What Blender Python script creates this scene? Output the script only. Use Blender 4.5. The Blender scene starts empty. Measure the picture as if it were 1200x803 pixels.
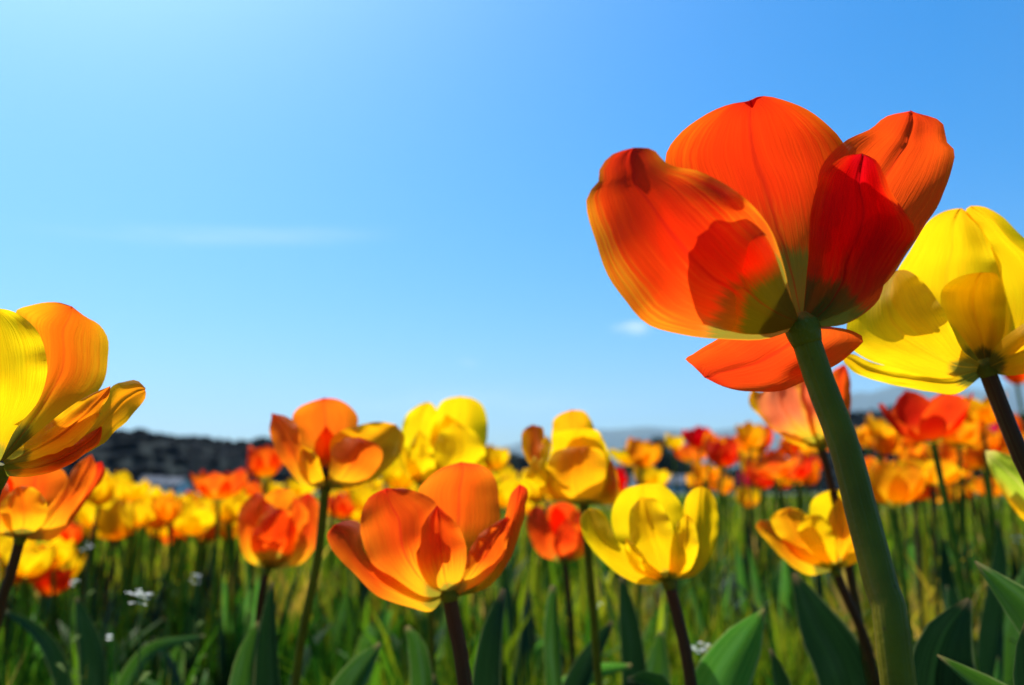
import bpy, math, random
from mathutils import Vector, Matrix, noise
import numpy as np
rnd = random.Random(11)
R = math.radians
sc = bpy.context.scene
C = sc.collection

# ---------------------------------------------------------------- camera
CAM_H, PITCH, FPX = 0.40, R(9.9), 1000.0
cam = bpy.data.objects.new('camera', bpy.data.cameras.new('camera')); C.objects.link(cam)
cam.location = (0, 0, CAM_H); cam.rotation_euler = (R(90) + PITCH, 0, 0)
cam.data.sensor_width = 36; cam.data.lens = 30; cam.data.clip_start = 0.02; cam.data.clip_end = 60000
cam.data.dof.use_dof = True; cam.data.dof.focus_distance = 0.275; cam.data.dof.aperture_fstop = 10.0
cam.data.dof.aperture_blades = 0
sc.camera = cam
FW = Vector((0, math.cos(PITCH), math.sin(PITCH))); UP = Vector((0, -math.sin(PITCH), math.cos(PITCH))); RT = Vector((1, 0, 0))
ORG = Vector((0, 0, CAM_H))
def px(x, y, d):
    """photo pixel (1200x803) at real distance d -> world point"""
    return ORG + (FW + RT * ((x - 600) / FPX) + UP * ((401.5 - y) / FPX)) * d

# ---------------------------------------------------------------- world, sun, exposure
SUN_AZ, SUN_EL = R(-37), R(57)
w = bpy.data.worlds.new('World'); sc.world = w; w.use_nodes = True
nt = w.node_tree; N = nt.nodes; L = nt.links; N.clear()
out = N.new('ShaderNodeOutputWorld'); bg = N.new('ShaderNodeBackground'); bg.inputs[1].default_value = 0.094
sky = N.new('ShaderNodeTexSky'); sky.sky_type = 'NISHITA'; sky.sun_disc = False
sky.sun_elevation = SUN_EL; sky.sun_rotation = SUN_AZ; sky.air_density = 1.0; sky.dust_density = 2.3; sky.ozone_density = 1.0
hs = N.new('ShaderNodeHueSaturation'); hs.inputs['Saturation'].default_value = 1.44
tint = N.new('ShaderNodeMix'); tint.data_type = 'RGBA'; tint.blend_type = 'MULTIPLY'; tint.inputs['Factor'].default_value = 1
tint.inputs['B'].default_value = (.82, 1.07, 1.30, 1)
L.new(sky.outputs[0], tint.inputs['A']); L.new(tint.outputs['Result'], hs.inputs['Color'])
# thin clouds, fixed in world direction
tc = N.new('ShaderNodeTexCoord')
def gauss(ctr, sx, sz, amt, nscale, nstretch, tilt=0):
    """soft patch of cloud around a compass direction, broken up by noise"""
    sub = N.new('ShaderNodeVectorMath'); sub.operation = 'SUBTRACT'; sub.inputs[1].default_value = ctr
    L.new(tc.outputs['Generated'], sub.inputs[0])
    div = N.new('ShaderNodeVectorMath'); div.operation = 'DIVIDE'; div.inputs[1].default_value = (sx, 0.6, sz)
    mpg = N.new('ShaderNodeMapping'); mpg.inputs['Rotation'].default_value = (0, R(tilt), 0); L.new(sub.outputs[0], mpg.inputs[0]); L.new(mpg.outputs[0], div.inputs[0])
    ln = N.new('ShaderNodeVectorMath'); ln.operation = 'LENGTH'; L.new(div.outputs[0], ln.inputs[0])
    mp = N.new('ShaderNodeMapRange'); mp.interpolation_type = 'SMOOTHERSTEP'
    mp.inputs[1].default_value = 1.0; mp.inputs[2].default_value = 0.0; mp.inputs[3].default_value = 0; mp.inputs[4].default_value = amt
    L.new(ln.outputs['Value'], mp.inputs[0])
    mul = N.new('ShaderNodeVectorMath'); mul.operation = 'MULTIPLY'; mul.inputs[1].default_value = (nscale, nscale, nscale * nstretch)
    L.new(tc.outputs['Generated'], mul.inputs[0])
    nz = N.new('ShaderNodeTexNoise'); nz.inputs['Scale'].default_value = 1; nz.inputs['Detail'].default_value = 5
    L.new(mul.outputs[0], nz.inputs['Vector'])
    m2 = N.new('ShaderNodeMapRange'); m2.inputs[1].default_value = .35; m2.inputs[2].default_value = .62
    L.new(nz.outputs[0], m2.inputs[0])
    m = N.new('ShaderNodeMath'); m.operation = 'MULTIPLY'; L.new(mp.outputs[0], m.inputs[0]); L.new(m2.outputs[0], m.inputs[1])
    return m
def dirn(x, y): return tuple((FW + RT * ((x - 600) / FPX) + UP * ((401.5 - y) / FPX)).normalized())
acc = None
for g in (gauss(dirn(742, 385), .036, .012, .75, 26, 3), gauss(dirn(545, 427), .022, .010, .22, 26, 3),
          gauss(dirn(270, 277), .25, .018, .16, 9, 14, 5), gauss(dirn(560, 470), .3, .03, .12, 9, 6)):
    if acc is None: acc = g
    else:
        a = N.new('ShaderNodeMath'); a.operation = 'MAXIMUM'; L.new(acc.outputs[0], a.inputs[0]); L.new(g.outputs[0], a.inputs[1]); acc = a
mx = N.new('ShaderNodeMix'); mx.data_type = 'RGBA'; mx.inputs['B'].default_value = (8.5, 9.2, 10.0, 1)
L.new(acc.outputs[0], mx.inputs['Factor']); L.new(hs.outputs[0], mx.inputs['A']); L.new(mx.outputs['Result'], bg.inputs[0]); L.new(bg.outputs[0], out.inputs[0])

S = Vector((math.sin(SUN_AZ) * math.cos(SUN_EL), math.cos(SUN_AZ) * math.cos(SUN_EL), math.sin(SUN_EL)))
sun = bpy.data.objects.new('sun', bpy.data.lights.new('sun', 'SUN')); C.objects.link(sun)
sun.data.energy = 5.0; sun.data.angle = R(0.5); sun.data.color = (1, .95, .86)
sun.rotation_euler = S.to_track_quat('Z', 'Y').to_euler()
sc.view_settings.view_transform = 'Standard'; sc.view_settings.look = 'None'
sc.view_settings.exposure = 0.62; sc.view_settings.gamma = 1
sc.cycles.use_denoising = True
sc.cycles.max_bounces = 10; sc.cycles.diffuse_bounces = 6; sc.cycles.transmission_bounces = 6; sc.cycles.transparent_max_bounces = 8
sc.cycles.volume_bounces = 1; sc.cycles.sample_clamp_indirect = 8

# ---------------------------------------------------------------- materials
def newmat(name):
    m = bpy.data.materials.new(name); m.use_nodes = True; m.node_tree.nodes.clear()
    return m, m.node_tree.nodes, m.node_tree.links
def math_(N, L, op, a, b=None, clamp=False):
    n = N.new('ShaderNodeMath'); n.operation = op; n.use_clamp = clamp
    for i, v in enumerate((a, b)):
        if v is None: continue
        if isinstance(v, (int, float)): n.inputs[i].default_value = v
        else: L.new(v, n.inputs[i])
    return n.outputs[0]
def mixc(N, L, f, a, b):
    n = N.new('ShaderNodeMix'); n.data_type = 'RGBA'
    for k, v in (('Factor', f), ('A', a), ('B', b)):
        if isinstance(v, (int, float)): n.inputs[k].default_value = v
        elif isinstance(v, tuple): n.inputs[k].default_value = (*v, 1)
        else: L.new(v, n.inputs[k])
    return n.outputs['Result']
def ss(N, L, x, lo, hi):
    n = N.new('ShaderNodeMapRange'); n.interpolation_type = 'SMOOTHSTEP'
    n.inputs[1].default_value = lo; n.inputs[2].default_value = hi; L.new(x, n.inputs[0]); return n.outputs[0]
def noise_n(N, L, vec, scale, detail=3, rough=.5):
    n = N.new('ShaderNodeTexNoise'); n.inputs['Scale'].default_value = scale; n.inputs['Detail'].default_value = detail
    n.inputs['Roughness'].default_value = rough
    if vec is not None: L.new(vec, n.inputs['Vector'])
    return n.outputs[0]
def sheet(N, L, col, trans, rough=.5, bump=None, spec=.25, bstr=.3, bdist=.001, tcol=None, clear=0):
    """thin leaf-like surface: part reflected, part passed through"""
    p = N.new('ShaderNodeBsdfPrincipled'); p.inputs['Roughness'].default_value = rough
    p.inputs['Specular IOR Level'].default_value = spec; L.new(col, p.inputs['Base Color'])
    t = N.new('ShaderNodeBsdfTranslucent'); L.new(tcol if tcol is not None else col, t.inputs[0])
    if bump is not None:
        b = N.new('ShaderNodeBump'); b.inputs['Strength'].default_value = bstr; b.inputs['Distance'].default_value = bdist
        L.new(bump, b.inputs['Height']); L.new(b.outputs[0], p.inputs['Normal']); L.new(b.outputs[0], t.inputs['Normal'])
    m = N.new('ShaderNodeMixShader'); m.inputs[0].default_value = trans
    L.new(p.outputs[0], m.inputs[1]); L.new(t.outputs[0], m.inputs[2])
    if clear:   # a share of the light goes straight through the thin tissue, coloured by it
        tr = N.new('ShaderNodeBsdfTransparent'); L.new(col, tr.inputs[0])
        m2 = N.new('ShaderNodeMixShader'); m2.inputs[0].default_value = clear; L.new(m.outputs[0], m2.inputs[1]); L.new(tr.outputs[0], m2.inputs[2]); m = m2
    o = N.new('ShaderNodeOutputMaterial'); L.new(m.outputs[0], o.inputs[0])

def petal_mat(name, body, flame, edge, tip, near, olive=(.34, .29, .02), fl=.5, ed=.5, ol=.17, trans=.74):
    m, N, L = newmat(name)
    uv = N.new('ShaderNodeUVMap'); sep = N.new('ShaderNodeSeparateXYZ'); L.new(uv.outputs[0], sep.inputs[0])
    u, v = sep.outputs[0], sep.outputs[1]
    wc = N.new('ShaderNodeVectorMath'); wc.operation = 'MULTIPLY'; wc.inputs[1].default_value = (5, 3.5, 1); L.new(uv.outputs[0], wc.inputs[0])
    wn = noise_n(N, L, wc.outputs[0], 1.0, 3, .6)
    u = math_(N, L, 'ADD', u, math_(N, L, 'MULTIPLY', math_(N, L, 'SUBTRACT', wn, .5), .07))
    oi = N.new('ShaderNodeObjectInfo'); rv = oi.outputs['Random']
    a = math_(N, L, 'ABSOLUTE', math_(N, L, 'SUBTRACT', math_(N, L, 'MULTIPLY', u, 2.0), 1.0))   # 0 at the midrib, 1 at the edge
    rz = math_(N, L, 'MULTIPLY', rv, 40.0)
    def vec(su, sv):
        c = N.new('ShaderNodeCombineXYZ'); L.new(math_(N, L, 'MULTIPLY', u, su), c.inputs[0])
        L.new(math_(N, L, 'MULTIPLY', v, sv), c.inputs[1]); L.new(rz, c.inputs[2]); return c.outputs[0]
    fine = noise_n(N, L, vec(46, 2.2), 1.0, 4, .6)
    veins = noise_n(N, L, vec(110, 5), 1.0, 2, .5)
    blot = noise_n(N, L, vec(3.5, 2.2), 1.0, 3)
    st = math_(N, L, 'SUBTRACT', fine, .5)
    bl = math_(N, L, 'SUBTRACT', blot, .5)
    # flame colour down the middle, edge colour outside, both combed by streaks
    fe = math_(N, L, 'ADD', math_(N, L, 'ADD', a, math_(N, L, 'MULTIPLY', st, .9)), math_(N, L, 'MULTIPLY', bl, .9))
    c = mixc(N, L, math_(N, L, 'MULTIPLY', ss(N, L, fe, .75, .05), fl), body, flame)
    c = mixc(N, L, math_(N, L, 'MULTIPLY', ss(N, L, fe, .55, 1.15), ed), c, edge)
    vt = math_(N, L, 'ADD', v, math_(N, L, 'MULTIPLY', st, .35))
    c = mixc(N, L, math_(N, L, 'MULTIPLY', ss(N, L, vt, .76, 1.0), .85), c, tip)
    vn = math_(N, L, 'ADD', math_(N, L, 'SUBTRACT', v, math_(N, L, 'MULTIPLY', math_(N, L, 'SUBTRACT', 1.0, a), .05)), math_(N, L, 'MULTIPLY', st, .3))
    c = mixc(N, L, ss(N, L, vn, .48, .14), c, near)
    vo = math_(N, L, 'ADD', math_(N, L, 'ADD', v, math_(N, L, 'MULTIPLY', a, .07)), math_(N, L, 'MULTIPLY', st, .12))
    c = mixc(N, L, ss(N, L, vo, ol + .03, ol - .03), c, olive)
    c = mixc(N, L, math_(N, L, 'MULTIPLY', ss(N, L, a, .05, .0), .55), c, tip)
    c = mixc(N, L, math_(N, L, 'MULTIPLY', ss(N, L, a, .95, 1.0), .55), c, edge)
    sp = N.new('ShaderNodeTexVoronoi'); sp.inputs['Scale'].default_value = 1; L.new(vec(60, 60), sp.inputs['Vector'])
    c = mixc(N, L, math_(N, L, 'MULTIPLY', ss(N, L, sp.outputs['Distance'], .10, .03), .35), c, tip)
    h = N.new('ShaderNodeHueSaturation'); L.new(c, h.inputs['Color'])
    L.new(math_(N, L, 'ADD', .84, math_(N, L, 'MULTIPLY', math_(N, L, 'ADD', math_(N, L, 'MULTIPLY', ss(N, L, veins, .35, .6), .10), math_(N, L, 'MULTIPLY', rv, .10)), 1.0)), h.inputs['Value'])
    L.new(math_(N, L, 'ADD', .492, math_(N, L, 'MULTIPLY', rv, .014)), h.inputs['Hue'])
    hb = math_(N, L, 'ADD', math_(N, L, 'MULTIPLY', fine, 1.0), math_(N, L, 'MULTIPLY', veins, .5))
    sheet(N, L, h.outputs[0], trans, .55, hb, .12, .32, .0012, clear=.14)
    return m
M = {}
#                        body               flame              edge               tip                near base
M['scarlet'] = petal_mat('petal_scarlet', (.92, .075, .004), (.82, .036, .003), (.96, .34, .010), (.55, .018, .006), (.93, .20, .010), olive=(.28, .225, .02), fl=.85, ed=.92, ol=.33)
M['crimson'] = petal_mat('petal_crimson', (.88, .048, .003), (.82, .030, .003), (.93, .17, .005), (.52, .016, .004), (.93, .16, .008), olive=(.28, .225, .02), fl=.8, ed=.6, ol=.31)
M['vermilion'] = petal_mat('petal_vermilion', (.95, .105, .005), (.93, .08, .005), (.96, .17, .008), (.85, .06, .006), (.93, .16, .008), olive=(.28, .225, .02), fl=.6, ed=.6, ol=.16)
M['orange'] = petal_mat('petal_orange', (.94, .17, .006), (.92, .09, .005), (.97, .26, .010), (.75, .040, .008), (.97, .48, .010), fl=.6, ed=.5)
M['flame'] = petal_mat('petal_flame', (.95, .33, .005), (.92, .15, .004), (.97, .58, .010), (.85, .13, .006), (.97, .52, .008), olive=(.22, .18, .015), fl=.75, ed=.6, ol=.22)
M['amber'] = petal_mat('petal_amber', (.96, .42, .005), (.94, .26, .004), (.97, .58, .006), (.93, .30, .005), (.97, .50, .006), fl=.6, ed=.7)
M['yellow'] = petal_mat('petal_yellow', (.95, .63, .004), (.94, .54, .003), (.95, .70, .006), (.94, .50, .005), (.95, .50, .004), fl=.5, ed=.6, ol=.14)
M['golden'] = petal_mat('petal_golden', (.95, .58, .004), (.94, .47, .003), (.95, .65, .006), (.94, .42, .005), (.95, .48, .004), olive=(.16, .13, .012), fl=.5, ed=.5, ol=.19)
M['red'] = petal_mat('petal_red', (.85, .045, .005), (.75, .020, .005), (.92, .13, .008), (.75, .03, .006), (.90, .20, .008), fl=.6, ed=.6)
M['pink'] = petal_mat('petal_pink', (.70, .020, .10), (.60, .010, .08), (.80, .06, .18), (.6, .02, .08), (.8, .2, .2))
M['salmon'] = petal_mat('petal_salmon', (.93, .20, .07), (.92, .14, .05), (.95, .42, .015), (.80, .10, .02), (.90, .45, .02), olive=(.40, .34, .02), ol=.22, fl=.5, ed=.8)
M['lime'] = petal_mat('petal_lime', (.50, .60, .04), (.36, .52, .03), (.85, .62, .03), (.9, .7, .2), (.40, .52, .03), fl=.6, ed=.9)

def leaf_mat(name, ca, cb, trans=.35, glauc=(.10, .19, .14), ga=.4):
    m, N, L = newmat(name)
    uv = N.new('ShaderNodeUVMap'); sep = N.new('ShaderNodeSeparateXYZ'); L.new(uv.outputs[0], sep.inputs[0])
    oi = N.new('ShaderNodeObjectInfo'); rz = math_(N, L, 'MULTIPLY', oi.outputs['Random'], 30.0)
    def vec(su, sv):
        c = N.new('ShaderNodeCombineXYZ'); L.new(math_(N, L, 'MULTIPLY', sep.outputs[0], su), c.inputs[0])
        L.new(math_(N, L, 'MULTIPLY', sep.outputs[1], sv), c.inputs[1]); L.new(rz, c.inputs[2]); return c.outputs[0]
    st = noise_n(N, L, vec(55, 1.2), 1.0, 2, .7); bl = noise_n(N, L, vec(3, 6), 1.0, 4)
    c = mixc(N, L, ss(N, L, st, .36, .64), ca, cb)
    c = mixc(N, L, ss(N, L, math_(N, L, 'ADD', sep.outputs[1], math_(N, L, 'MULTIPLY', bl, .05)), 1.0, 1.03), c, (.30, .20, .08))
    c = mixc(N, L, math_(N, L, 'MULTIPLY', ss(N, L, bl, .45, .7), ga), c, glauc)
    a = math_(N, L, 'ABSOLUTE', math_(N, L, 'SUBTRACT', math_(N, L, 'MULTIPLY', sep.outputs[0], 2.0), 1.0))
    c = mixc(N, L, math_(N, L, 'MULTIPLY', ss(N, L, a, .88, 1.0), .6), c, (.30, .36, .12))
    sheet(N, L, c, trans, .48, st, .18, .3, .0015)
    return m
M['leaf'] = leaf_mat('leaf_green', (.014, .060, .006), (.060, .150, .012), .5, glauc=(.07, .15, .06))
M['leaf_dark'] = leaf_mat('leaf_dark_green', (.005, .024, .006), (.018, .062, .014), .25, glauc=(.05, .10, .06), ga=.15)
M['leaf_bright'] = leaf_mat('leaf_bright_green', (.035, .16, .012), (.11, .30, .03), .6, ga=.1)

def stem_mat(name, ca, cb, top=(.10, .02, .012), topamt=0.0):
    m, N, L = newmat(name)
    uv = N.new('ShaderNodeUVMap'); sep = N.new('ShaderNodeSeparateXYZ'); L.new(uv.outputs[0], sep.inputs[0])
    tcn = N.new('ShaderNodeTexCoord')
    nz = noise_n(N, L, tcn.outputs['Object'], 60, 4)
    c = mixc(N, L, ss(N, L, nz, .3, .7), ca, cb)
    c = mixc(N, L, math_(N, L, 'MULTIPLY', ss(N, L, sep.outputs[1], .45, .9), topamt), c, top)
    rv_ = N.new('ShaderNodeVectorMath'); rv_.operation = 'MULTIPLY'; rv_.inputs[1].default_value = (34, 5, 1); L.new(uv.outputs[0], rv_.inputs[0])
    ribs = noise_n(N, L, rv_.outputs[0], 1.0, 4, .6)
    c = mixc(N, L, math_(N, L, 'MULTIPLY', ss(N, L, ribs, .5, .75), .35), c, (.20, .19, .07))
    sp = N.new('ShaderNodeTexVoronoi'); sp.inputs['Scale'].default_value = 170; L.new(tcn.outputs['Object'], sp.inputs['Vector'])
    c = mixc(N, L, math_(N, L, 'MULTIPLY', ss(N, L, sp.outputs['Distance'], .14, .05), .5), c, (.04, .02, .01))
    nf = math_(N, L, 'ADD', math_(N, L, 'MULTIPLY', ribs, 2.0), noise_n(N, L, tcn.outputs['Object'], 600, 2))
    p = N.new('ShaderNodeBsdfPrincipled'); p.inputs['Roughness'].default_value = .5; L.new(c, p.inputs['Base Color'])
    p.inputs['Subsurface Weight'].default_value = .1; p.inputs['Subsurface Radius'].default_value = (.6, 1, .2); p.inputs['Subsurface Scale'].default_value = .003
    p.inputs['Specular IOR Level'].default_value = .10
    b = N.new('ShaderNodeBump'); b.inputs['Strength'].default_value = .5; b.inputs['Distance'].default_value = .0005
    L.new(nf, b.inputs['Height']); L.new(b.outputs[0], p.inputs['Normal'])
    o = N.new('ShaderNodeOutputMaterial'); L.new(p.outputs[0], o.inputs[0])
    return m
M['stem_green'] = stem_mat('stem_green', (.11, .092, .004), (.16, .135, .006))
M['stem_brown'] = stem_mat('stem_brown', (.07, .07, .008), (.10, .095, .012), (.075, .018, .008), .9)
def far_stem():
    m, N, L = newmat('stem_backlit'); tcn = N.new('ShaderNodeTexCoord'); nz = noise_n(N, L, tcn.outputs['Object'], 40, 3)
    sheet(N, L, mixc(N, L, ss(N, L, nz, .3, .7), (.10, .19, .02), (.18, .26, .03)), .6, .5, None, .1); return m
M['stem_far'] = far_stem()
def plain(name, ca, cb, scale=5, rough=.9, coord='Object', detail=5):
    m, N, L = newmat(name)
    tcn = N.new('ShaderNodeTexCoord'); nz = noise_n(N, L, tcn.outputs[coord], scale, detail, .6)
    p = N.new('ShaderNodeBsdfPrincipled'); p.inputs['Roughness'].default_value = rough; p.inputs['Specular IOR Level'].default_value = .05
    L.new(mixc(N, L, ss(N, L, nz, .3, .7), ca, cb), p.inputs['Base Color'])
    o = N.new('ShaderNodeOutputMaterial'); L.new(p.outputs[0], o.inputs[0]); return m
M['white_bloom'] = plain('tiny_white_petals', (.75, .78, .70), (.85, .85, .80), 300, .6)
M['weed_stem'] = plain('weed_stem', (.10, .16, .03), (.15, .2, .04), 50, .6)
M['plaster'] = plain('pale_plaster', (.62, .62, .62), (.72, .72, .70), .6)
M['roof'] = plain('grey_roof', (.10, .11, .13), (.15, .16, .18), 1.0)
M['window'] = plain('dark_window_glass', (.03, .035, .04), (.05, .05, .06), 1.0, .15)
M['bark'] = plain('bark', (.07, .055, .045), (.12, .10, .085), 3.0)
M['crown'] = plain('far_tree_foliage', (.018, .035, .020), (.045, .065, .035), 1.5)
M['twigs'] = plain('bare_twigs', (.08, .07, .07), (.12, .11, .10), 1.5)
M['woods'] = plain('wooded_hill_foliage', (.0008, .0035, .006), (.002, .006, .009), .05)  # near-black navy: backlit shade and blue haze put into the foliage colour
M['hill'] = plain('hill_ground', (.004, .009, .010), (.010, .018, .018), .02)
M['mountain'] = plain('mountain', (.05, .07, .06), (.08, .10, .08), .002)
M['pollen'] = plain('anther', (.03, .02, .03), (.06, .04, .03), 500)

# ---------------------------------------------------------------- helpers
def mesh(name, V, F, UV=None, smooth=True):
    me = bpy.data.meshes.new(name); me.from_pydata([tuple(v) for v in V], [], F)
    if UV is not None:
        ul = me.uv_layers.new(name='UVMap')
        idx = np.empty(len(me.loops), dtype=np.int32); me.loops.foreach_get('vertex_index', idx)
        ul.data.foreach_set('uv', np.array(UV, dtype=np.float32)[idx].ravel())
    if smooth: me.polygons.foreach_set('use_smooth', [True] * len(me.polygons))
    me.update(); return me
def obj(name, me, mat, parent=None):
    o = bpy.data.objects.new(name, me); C.objects.link(o)
    if mat is not None and len(me.materials) == 0: me.materials.append(mat)
    if parent is not None: o.parent = parent
    return o
def tag(o, label=None, cat=None, group=None, kind=None):
    for k, v in (('label', label), ('category', cat), ('group', group), ('kind', kind)):
        if v: o[k] = v
    return o
def thing(name, loc, label, cat, group=None, rz=0):
    o = bpy.data.objects.new(name, None); C.objects.link(o); o.location = loc; o.rotation_euler = (0, 0, rz)
    o.empty_display_size = .02
    return tag(o, label, cat, group)
def cr(pts, n):
    """Catmull-Rom through points, resampled evenly by chord length, n+1 samples"""
    P = [Vector(p) for p in pts]
    E = [P[0] * 2 - P[1]] + P + [P[-1] * 2 - P[-2]]
    out = []
    for i in range(1, len(E) - 2):
        for k in range(10):
            t = k / 10
            out.append(.5 * ((2 * E[i]) + (E[i + 1] - E[i - 1]) * t + (2 * E[i - 1] - 5 * E[i] + 4 * E[i + 1] - E[i + 2]) * t * t
                             + (3 * E[i] - E[i - 1] - 3 * E[i + 1] + E[i + 2]) * t ** 3))
    out.append(P[-1])
    cum = [0]
    for a, b in zip(out, out[1:]): cum.append(cum[-1] + (b - a).length)
    res = []; j = 0
    for k in range(n + 1):
        s = cum[-1] * k / n
        while j < len(cum) - 2 and cum[j + 1] < s: j += 1
        seg = cum[j + 1] - cum[j]
        res.append(out[j].lerp(out[j + 1], (s - cum[j]) / seg if seg > 1e-12 else 0))
    return res
def grid_faces(nu, nv):
    F = []
    for j in range(nv):
        for i in range(nu):
            a = j * (nu + 1) + i; F.append((a, a + 1, a + nu + 2, a + nu + 1))
    return F
def sstep(a, b, x):
    t = min(1, max(0, (x - a) / (b - a))); return t * t * (3 - 2 * t)
def tube(path, radii, seg=14, n=None, cap=False):
    n = n or 30
    P = cr(path, n); V = []; UV = []
    m = len(radii) - 1
    for k, p in enumerate(P):
        d = (P[min(k + 1, n)] - P[max(k - 1, 0)]).normalized()
        a = d.cross(Vector((0, 1, 0.01))).normalized(); b = d.cross(a)
        t = k / n * m; i = min(int(t), m - 1) if m else 0; r = radii[i] + (radii[min(i + 1, m)] - radii[i]) * (t - i)
        for s in range(seg):
            th = 2 * math.pi * s / seg
            V.append(p + a * (math.cos(th) * r) + b * (math.sin(th) * r)); UV.append((s / seg, k / n))
    F = [(k * seg + s, k * seg + (s + 1) % seg, (k + 1) * seg + (s + 1) % seg, (k + 1) * seg + s) for k in range(n) for s in range(seg)]
    if cap: F.append(tuple(reversed(range(seg)))); F.append(tuple(range(n * seg, n * seg + seg)))
    return V, F, UV

# ---------------------------------------------------------------- petals shaped one by one
def petal_sheet(Lp, tip, Rp, off, d, rad, tf, seed, nu=22, nv=34, ruffle=1.0):
    """Lp / Rp: the two edges from base to tip in photo pixels; off = (left, middle, right, tip) distances from the
    flower's axis in units of its radius (minus = nearer).  Returned as a curved sheet in world space."""
    l = cr([(*tf(p), 0) for p in list(Lp) + [tip]], nv); r = cr([(*tf(p), 0) for p in list(Rp) + [tip]], nv)
    oL, oM, oR, oT = off
    if oM < -.6: oT = min(oT, oM * .85)
    V = []; UV = []
    for j in range(nv + 1):
        v = j / nv; p = math.sin(min(1, v / .5) * math.pi / 2); s = sstep(.45, 1.0, v)
        for i in range(nu + 1):
            t = i / nu; u = 2 * t - 1
            q = .5 * u * (u - 1) * oL + (1 - u * u) * oM + .5 * u * (u + 1) * oR
            q = q * p * (1 - s) + (oT + (q - oT) * .45 * (1 - s)) * s if v < 1 else oT
            x = l[j].x + (r[j].x - l[j].x) * t; y = l[j].y + (r[j].y - l[j].y) * t
            nn = noise.noise(Vector((u * 1.3 + seed * 7.1, v * 2.6, seed)))
            rf = noise.noise(Vector((u * .6 + seed * 3.3, v * 8.0, seed + 9)))
            dz = rad * (q + ruffle * p * (1 - .85 * sstep(.72, 1, v)) * (.13 * nn + .16 * rf * abs(u) ** 2.5 * sstep(.15, .6, v)))
            wob = ruffle * noise.noise(Vector((seed * 5.7 + u, v * 9, 3))) * sstep(.2, .6, v) * (.02 * rad) * FPX / d
            # a shallow furrow along the midrib
            dz += rad * .035 * math.exp(-(u / .07) ** 2) * p * (1 if oM < 0 else -1)
            V.append(px(x + wob * u, y + wob * (1 - v * .3), d + dz)); UV.append((t, v))
    return V, grid_faces(nu, nv), UV

GROUND_PTS = []
def custom_tulip(label, mat, tf, petals, stem, stem_r, d, rad, smat='stem_brown', group=None, ol=None, leaves=(), extra=True, root=None, mats=None, inner=True):
    """stem: [(x,y,d)...] photo points from the flower down; continued to the soil."""
    pts = [px(*p) for p in stem]
    if root is None:
        dv = (pts[-1] - pts[-2]).normalized(); k = pts[-1].z
        root = Vector((pts[-1].x + dv.x * k * .55, pts[-1].y + dv.y * k * .3 + .01, 0))
    mid = pts[-1].lerp(root, .5) + (pts[-1] - pts[-2]).normalized() * .03; mid.z = pts[-1].z * .5
    t = thing('tulip', root, label, 'tulip', group)
    inv = Matrix.Translation(-root)
    for k, (Lp, tip, Rp, off) in enumerate(petals):
        V, F, UV = petal_sheet(Lp, tip, Rp, off, d, rad, tf, hash_(label) + k * 1.7)
        obj('petal', mesh('petal', [inv @ q for q in V], F, UV), M[mats[k] if mats and k < len(mats) and mats[k] else mat], t)
    path = [inv @ q for q in ([root, mid] + pts[::-1])]
    rr = [stem_r * 1.15, stem_r * 1.1] + [stem_r] * (len(pts) - 1) + [stem_r * .95]
    # flare into the seat of the flower
    a = path[-1]; ax = (path[-1] - path[-2]).normalized()
    V, F, UV = tube(path, rr, 20, 60); st = obj('stem', mesh('stem', V, F, UV), M[smat], t)
    V, F, UV = tube([a - ax * stem_r * 1.2, a, a + ax * stem_r * .5, a + ax * stem_r * 1.0], [stem_r * .97, stem_r * 1.15, stem_r * 1.2, stem_r * .6], 20, 10, True)
    obj('flower_base', mesh('flower_base', V, F, UV), M['stem_green'], t)
    for lf in leaves: add_leaf(t, root, *lf)
    if not inner: return t
    # pistil and stamens within the cup
    V, F, UV = tube([a + ax * stem_r * .8, a + ax * rad * .30], [stem_r * .5, stem_r * .6, stem_r * .8], 10, 8, True)
    obj('pistil', mesh('pistil', V, F, UV), M['stem_green'], t)
    V = []; F = []; UV = []
    sx = ax.cross(Vector((0, 1, 0))).normalized(); sy = ax.cross(sx)
    for k in range(6):
        th = k * math.pi / 3; o_ = sx * math.cos(th) + sy * math.sin(th); b = a + ax * stem_r * 2
        v, f, uvv = tube([b + o_ * stem_r * .6, b + o_ * rad * .07 + ax * rad * .12, b + o_ * rad * .09 + ax * rad * .26], [stem_r * .12, stem_r * .12, stem_r * .32, stem_r * .2], 6, 8, True)
        n0 = len(V); V += v; UV += uvv; F += [tuple(i + n0 for i in q) for q in f]
    obj('stamens', mesh('stamens', V, F, UV), M['pollen'], t)
    return t
def hash_(s): return (sum(ord(c) * (i + 1) for i, c in enumerate(s)) % 9973) / 97.0

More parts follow.
